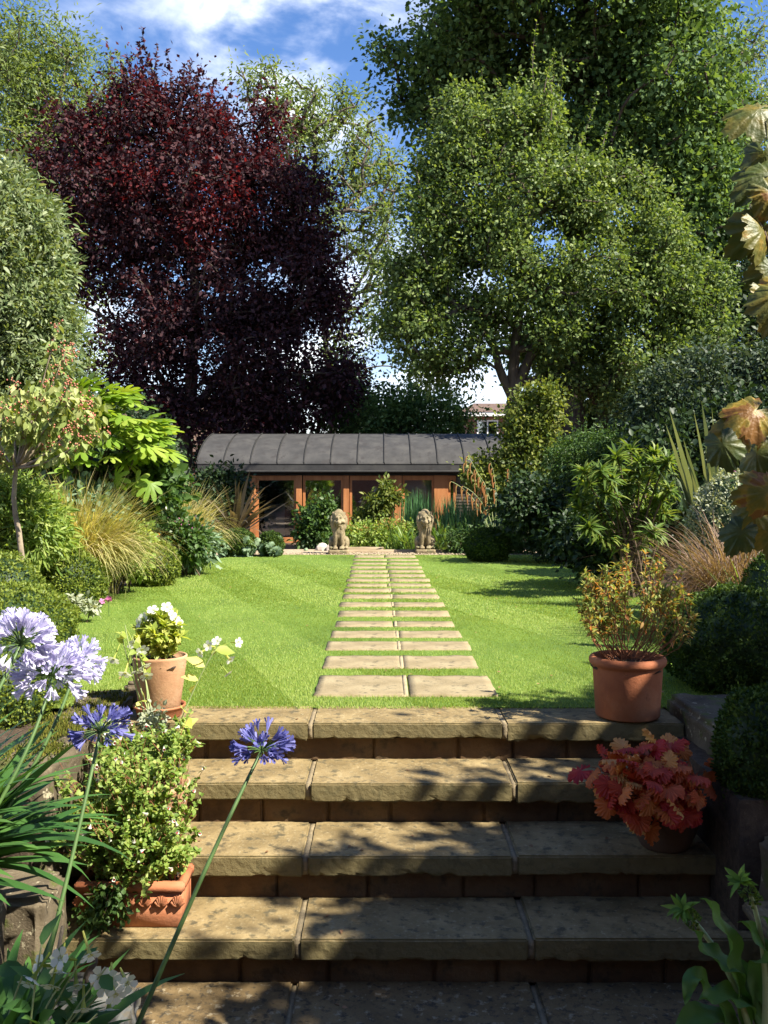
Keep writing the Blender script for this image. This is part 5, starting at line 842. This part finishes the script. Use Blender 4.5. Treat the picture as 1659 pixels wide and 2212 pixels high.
# ------------------------------------------------------------------ agapanthus
def umbel(label, head, base, ctrl, rad, nfl, col, fl=.05, up=.15, fs=1.0, rs=(.0065, .0045), axis=(0, 0, 1), group=None, flat=1.0):
    root = thing('agapanthus', label, 'flower', base, group); head = np.array(head); base = np.array(base); C = bez([base], [ctrl], [head], 18); g = G(); tubes(g, C, np.linspace(rs[0], rs[1], 18)[None], 12); part(g, 'stalk', 'stem_green', root)
    dd = rdir(nfl*2, np.array(axis)*up); dd = dd[(dd@np.array(axis)) > -.55][:nfl]; n = len(dd); r1 = rad*rng.uniform(.5, .72, n)[:, None]; dd = nrm(dd*np.array([1, 1, flat])); e = head+dd*r1; g = G(); tubes(g, bez(np.array([head]*n), head+dd*r1*.6+np.array([0, 0, .006]), e, 5), .0011, 4); part(g, 'pedicel', 'stem_green', root)
    A = nrm(dd+np.array([0, 0, -.25])*(1-dd[:, 2:3])+rdir(n)*.12); g = G(); inst_round(g, T_AGA, e, A, fl*rng.uniform(.7, 1.1, n)*fs); part(g, 'florets', col, root); return root
gp_ = 'pale lilac agapanthus heads'
umbel('deep blue agapanthus head on the long leaning stem in front of the steps', W(565, 1622, 2.5), (-.64, 2.12, -.41), W(440, 1870, 2.3), .078, 42, 'pet_blue', .042, .5, flat=.62)
umbel('deep blue agapanthus head at the left, in front of the mossy wall', W(216, 1582, 2.55), (-.86, 2.16, -.41), W(150, 1900, 2.35), .076, 42, 'pet_blue', .042, .45, flat=.62)
umbel('pale lilac agapanthus head highest at the left edge', W(45, 1393, 2.6), (-1.25, 2.35, -.13), W(-60, 1600, 2.4), .092, 90, 'pet_pale', .046, .4, group=gp_)
umbel('pale lilac agapanthus head at the right of the cluster, largest one', W(112, 1462, 2.7), (-1.22, 2.4, -.13), W(60, 1700, 2.5), .098, 110, 'pet_pale', .046, .5, group=gp_)
umbel('pale lilac agapanthus head farthest right, tucked behind the largest', W(168, 1430, 2.9), (-1.25, 2.6, -.13), W(90, 1700, 2.7), .070, 70, 'pet_pale', .042, .4, group=gp_)
def straps(label, base, spec, name='strap_leaves', leaf='lf_strap', Wd=.032): return sword_plant(name, label, base, spec, leaf, Wd, 'plant', 10)
straps('broad green agapanthus leaves fanning in from the left edge', (-1.25, 2.62, -.06), [(rng.uniform(-75, 50), rng.uniform(.30, .56), rng.uniform(25, 80), rng.uniform(0, 75)) for _ in range(90)], Wd=.05)
straps('dense green agapanthus leaves filling the bottom left corner', (-.86, 2.14, -.41), [(rng.uniform(-60, 240), rng.uniform(.26, .46), rng.uniform(0, 48), rng.uniform(15, 85)) for _ in range(80)], Wd=.040)
straps('upright agapanthus leaves at the far left beneath the lilac heads', (-1.42, 2.85, -.12), [(rng.uniform(-70, 50), rng.uniform(.35, .6), rng.uniform(5, 60), rng.uniform(10, 60)) for _ in range(34)], Wd=.036)
nicotiana('white star flowered tobacco plant leaning over the bottom left corner', (-.84, 2.05, -.41), [(200, 2040, 0), (60, 2080, 0), (230, 2090, 0), (150, 2100, 0), (255, 2110, .05), (200, 2150, 0), (90, 2040, 0), (210, 2190, -.05)], 2.1,
          [(225, 2130, .3, .1), (245, 2160, .3, -.2), (275, 2125, .6, -.2), (70, 2115, -.5, -.8), (165, 2130, .3, -.8), (235, 2180, .1, -1), (110, 2130, -.1, -.8), (195, 2065, .3, -.4), (85, 2085, -.6, .3), (130, 2100, 0, -.5), (215, 2110, .4, .2), (180, 2180, .2, -.9), (130, 2070, -.3, .4), (150, 2160, .2, -.5), (250, 2150, .5, -.3), (240, 2115, .2, -.1), (60, 2125, -.3, -.9), (120, 2085, -.2, .1)], 4, .06, .05, lm='lf_strap', leafL=.07)
g = G(); tubes(g, np.array([[W(110, 2160, 2.25), W(72, 2230, 2.2)]]), np.array([[.009, .008]]), 10); tubes(g, np.array([[W(110, 2160, 2.25), W(135, 2000, 2.3)]]), np.array([[.008, .004]]), 8); tag(g.build('cut_stalk', 'bark_pale'), 'dry pale cut stalk among the bottom left leaves', 'stalk')
pot('terracotta_pot', 'big terracotta tub below the bottom left corner holding the agapanthus leaves', np.array([-.80, 2.12, -.831]), [(0, 0), (.19, 0), (.20, .01), (.25, .38), (.27, .39), (.27, .43), (.25, .43), (.24, .40), (0, .38)], 'terracotta', .24, .40)
pot('terracotta_pot', 'terracotta tub below the bottom right corner holding the pineapple lily', np.array([.93, 2.30, -.831]), [(0, 0), (.15, 0), (.16, .01), (.20, .34), (.22, .35), (.22, .39), (.20, .39), (.19, .36), (0, .34)], 'terracotta', .19, .35)
g = G(); bevelbox(g, -1.9, -1.16, 1.9, 2.90, -.86, -.22, .02, cuts=14, rough=.01); tag(g.build('raised_bed', 'wallstone'), 'stone sided raised bed of the lilac agapanthus outside the left edge', 'raised bed')
g = sphere_grid((-1.52, 2.4, -.22), (.36, .48, .08), 24, 12, .2, 5, 3); structure(g.build('bed_soil', 'soil'))
# ------------------------------------------------------------------ pineapple lily bottom right
root = thing('pineapple_lily', 'pineapple lily with two green tufted flower heads and wavy leaves at bottom right', 'plant', tuple(W(1640, 2330, 2.3))); base = np.array(root.location)
hs_ = [(W(1495, 1985, 2.35), W(1475, 1965, 2.33)), (W(1622, 1935, 2.3), W(1600, 1905, 2.28))]; gs = G(); gb_ = G(); gf = G()
for (lo, tp) in hs_:
    gs = G(); gb_ = G(); gf = G()
    tubes(gs, bez([base], [(base+lo)/2+[.05, 0, .05]], [lo], 12), np.linspace(.009, .006, 12)[None], 8); ax = nrm(tp-lo); n = 26; a_ = rdir(n); a_ = nrm(a_-(a_*ax).sum(1, keepdims=True)*ax); inst(gb_, T_LANCE, np.array([tp]*n), nrm(a_*.9+ax*rng.uniform(.0, 1.1, (n, 1))), np.tile(ax, (n, 1))+rdir(n)*.2, rng.uniform(.03, .055, n), .014)
    k = 60; u = rng.uniform(0, 1, (k, 1)); a_ = rdir(k); a_ = nrm(a_-(a_*ax).sum(1, keepdims=True)*ax); inst_round(gf, T_BELL, lo+(tp-lo)*u*.9+a_*.010-ax*.02, a_, .014); part(gs, 'stalk', 'stem_pale', root); part(gb_, 'leaf_tuft', 'lf_bright', root); part(gf, 'florets', 'lf_euph', root)
g = G()
def wavy(g, pts, wd, n=26, amp=.012, m=7, tilt=(0, -.5, 1)):
    C = path(pts, n); t_ = nrm(np.gradient(C, axis=0)); up = nrm(np.array(tilt, float)); s_ = nrm(np.cross(t_, up)); nn = np.cross(s_, t_); V = []
    for i in range(n):
        u = i/(n-1); w_ = wd*math.sin(min(1, u*1.25+.12)*PI*.5)*max(.03, (1-u**3.5))
        for j in range(m):
            v = (j/(m-1)-.5)*2; V.append(C[i]+s_[i]*v*w_*.5+nn[i]*(abs(v)*.3*w_*.5+amp*v*math.sin(i*.9+(1 if v > 0 else 2.2))*abs(v)))
    g.add(V, [[i*m+j, i*m+j+1, (i+1)*m+j+1, (i+1)*m+j] for i in range(n-1) for j in range(m-1)])
for pts, wd in (([(1640, 2320), (1600, 2140), (1570, 2020), (1520, 1940)], .075), ([(1650, 2330), (1590, 2230), (1520, 2190), (1470, 2240), (1455, 2300)], .07), ([(1660, 2300), (1640, 2150), (1650, 2050), (1600, 1990)], .08), ([(1640, 2330), (1560, 2180), (1500, 2110), (1480, 2170)], .06), ([(1660, 2200), (1600, 2100), (1530, 2060), (1500, 2010)], .07), ([(1680, 2260), (1620, 2170), (1560, 2150), (1510, 2160)], .07), ([(1690, 2330), (1620, 2270), (1560, 2260), (1490, 2300)], .09), ([(1700, 2200), (1690, 2080), (1650, 1980)], .07)):
    wavy(g, [W(a, b, 2.35-.12*i/len(pts)) for i, (a, b) in enumerate(pts)], wd)
part(g, 'leaves', 'lf_eucomis', root)
# ------------------------------------------------------------------ vine leaves at the right edge
root = thing('crimson_vine', 'big yellowing vine leaves hanging on thin stems down the right edge', 'climber', tuple(W(1760, 900, 2.1))); g = G()
lv_ = [(1668, 262, 120, -50, 160, .3), (1650, 335, 105, -10, 150, .2), (1690, 400, 120, -60, 150, -.1), (1648, 420, 95, 25, 130, .2), (1672, 500, 120, -45, 140, .2), (1640, 500, 95, 10, 120, .3), (1668, 585, 110, 0, 150, -.1), (1700, 640, 120, -20, 150, 0), (1650, 640, 85, 15, 150, .2),
       (1600, 925, 95, -30, 145, .1), (1655, 905, 110, -75, 150, .3), (1552, 960, 80, 15, 110, -.1), (1640, 980, 90, -10, 130, -.2), (1690, 960, 120, 0, 150, 0), (1630, 1100, 80, -20, 120, .2), (1665, 1140, 100, 10, 130, 0), (1690, 1085, 100, -60, 120, .2), (1612, 1150, 75, -30, 120, -.1)]
d_ = 2.1
for k, (px, py, sz, ang, hh, tl) in enumerate(lv_):
    P = W(px, py-sz*.3, d_+rng.normal()*.06); a_ = R(ang); A = np.array([[math.sin(a_), -.25, -math.cos(a_)]]); inst(g, T_VINE, P[None], A+rng.normal(size=(1, 3))*.15, np.array([[tl+rng.normal()*.4, -1, .35+tl+rng.normal()*.3]]), sz/2028*d_*1.05, sz/2028*d_*1.15)
part(g, 'leaves', 'lf_vine', root); g = G()
for pts in ([(1760, 900), (1700, 700), (1680, 450), (1690, 220)], [(1760, 900), (1660, 890), (1600, 910), (1555, 900)], [(1760, 1080), (1680, 1080), (1640, 1090)], [(1700, 700), (1670, 560), (1650, 500)]): tubes(g, path([W(a, b, d_) for a, b in pts], 12)[None], .004, 6)
part(g, 'stem', 'twig_brown', root)
# ------------------------------------------------------------------ shade: trees standing outside the picture on the right
def shade_tree(label, E_, n, per, trunkz=-.8, L=.12, cr=.3, leaf='lf_mid', name='garden_tree', shell=3):
    c = E_[0][0]; root = thing(name, label, 'tree', (c[0]+.4, c[1], trunkz)); g = G(); C = clump_cloud(g, [(np.array(a), np.array(b)) for a, b in E_], n, per, cr, T_DIA, L, L*.6, leaf and shell); part(g, 'crown', leaf, root)
    g = G(); tr_ = path([(c[0]+.4, c[1], trunkz), (c[0]+.1, c[1], (trunkz+c[2])/2), (c[0], c[1], c[2])], 10); branchwork(g, tr_, np.linspace(.12, .05, 10), C, .008, .4); part(g, 'trunk', 'bark_dark', root)
shade_tree('leafy tree by the terrace outside the right of the picture', [((4.62, .72, 3.4), (1.68, 1.78, .55)), ((3.02, .40, 3.4), (.66, .55, .3)), ((4.4, 2.45, 3.4), (.62, .75, .3)), ((4.8, .5, 4.0), (1.3, 1.4, .4))], 440, 110, cr=.26)
shade_tree('leafy tree beyond the right border outside the picture', [((8.0, 5.6, 3.4), (1.4, 2.0, 1.4))], 170, 70)
shade_tree('dense tree along the right boundary outside the picture', [((9.6, 10.0, 3.6), (2.0, 2.8, 2.2))], 240, 70)
# unseen house, added behind the camera to cut sky fill and deepen shade
root = thing('brick_house', 'unseen brick house added behind the viewer to block sky light', 'house', (0, -3.4, -.83))
g = G(); box(g, -7, 7, -9, -3.4, -.9, 5.4); part(g, 'wall', 'brick', root, False)
g = G(); g.add([(-7.4, -3.0, 5.35), (7.4, -3.0, 5.35), (7.4, -9.4, 5.35), (-7.4, -9.4, 5.35), (-7.4, -6.2, 8), (7.4, -6.2, 8)], [[0, 1, 5, 4], [2, 3, 4, 5]]); g.add([(-7.4, -3.0, 5.35), (7.4, -3.0, 5.35), (7.4, -9.4, 5.35), (-7.4, -9.4, 5.35), (-7.4, -6.2, 8), (7.4, -6.2, 8)], [[1, 2, 5], [3, 0, 4]]); part(g, 'roof', 'rooftile', root, False)
for wx, z0, z1 in ((-4.5, .3, 1.6), (3, .3, 1.6), (-4.5, 3, 4.3), (-.6, 3, 4.3), (3, 3, 4.3), (-.5, -.8, 1.3)):
    f = G(); [box(f, *q) for q in ((wx, wx+.08, -3.42, -3.34, z0, z1), (wx+1.12, wx+1.2, -3.42, -3.34, z0, z1), (wx+.08, wx+1.12, -3.42, -3.34, z1-.08, z1), (wx+.08, wx+1.12, -3.42, -3.34, z0, z0+.08))]
    wf = part(f, 'window' if z0 > -.5 else 'door', 'white_paint', root, False); f = G(); box(f, wx+.08, wx+1.12, .01, .03, z0+.08+.83, z1-.08+.83); f.build('pane', 'glass', wf, False)
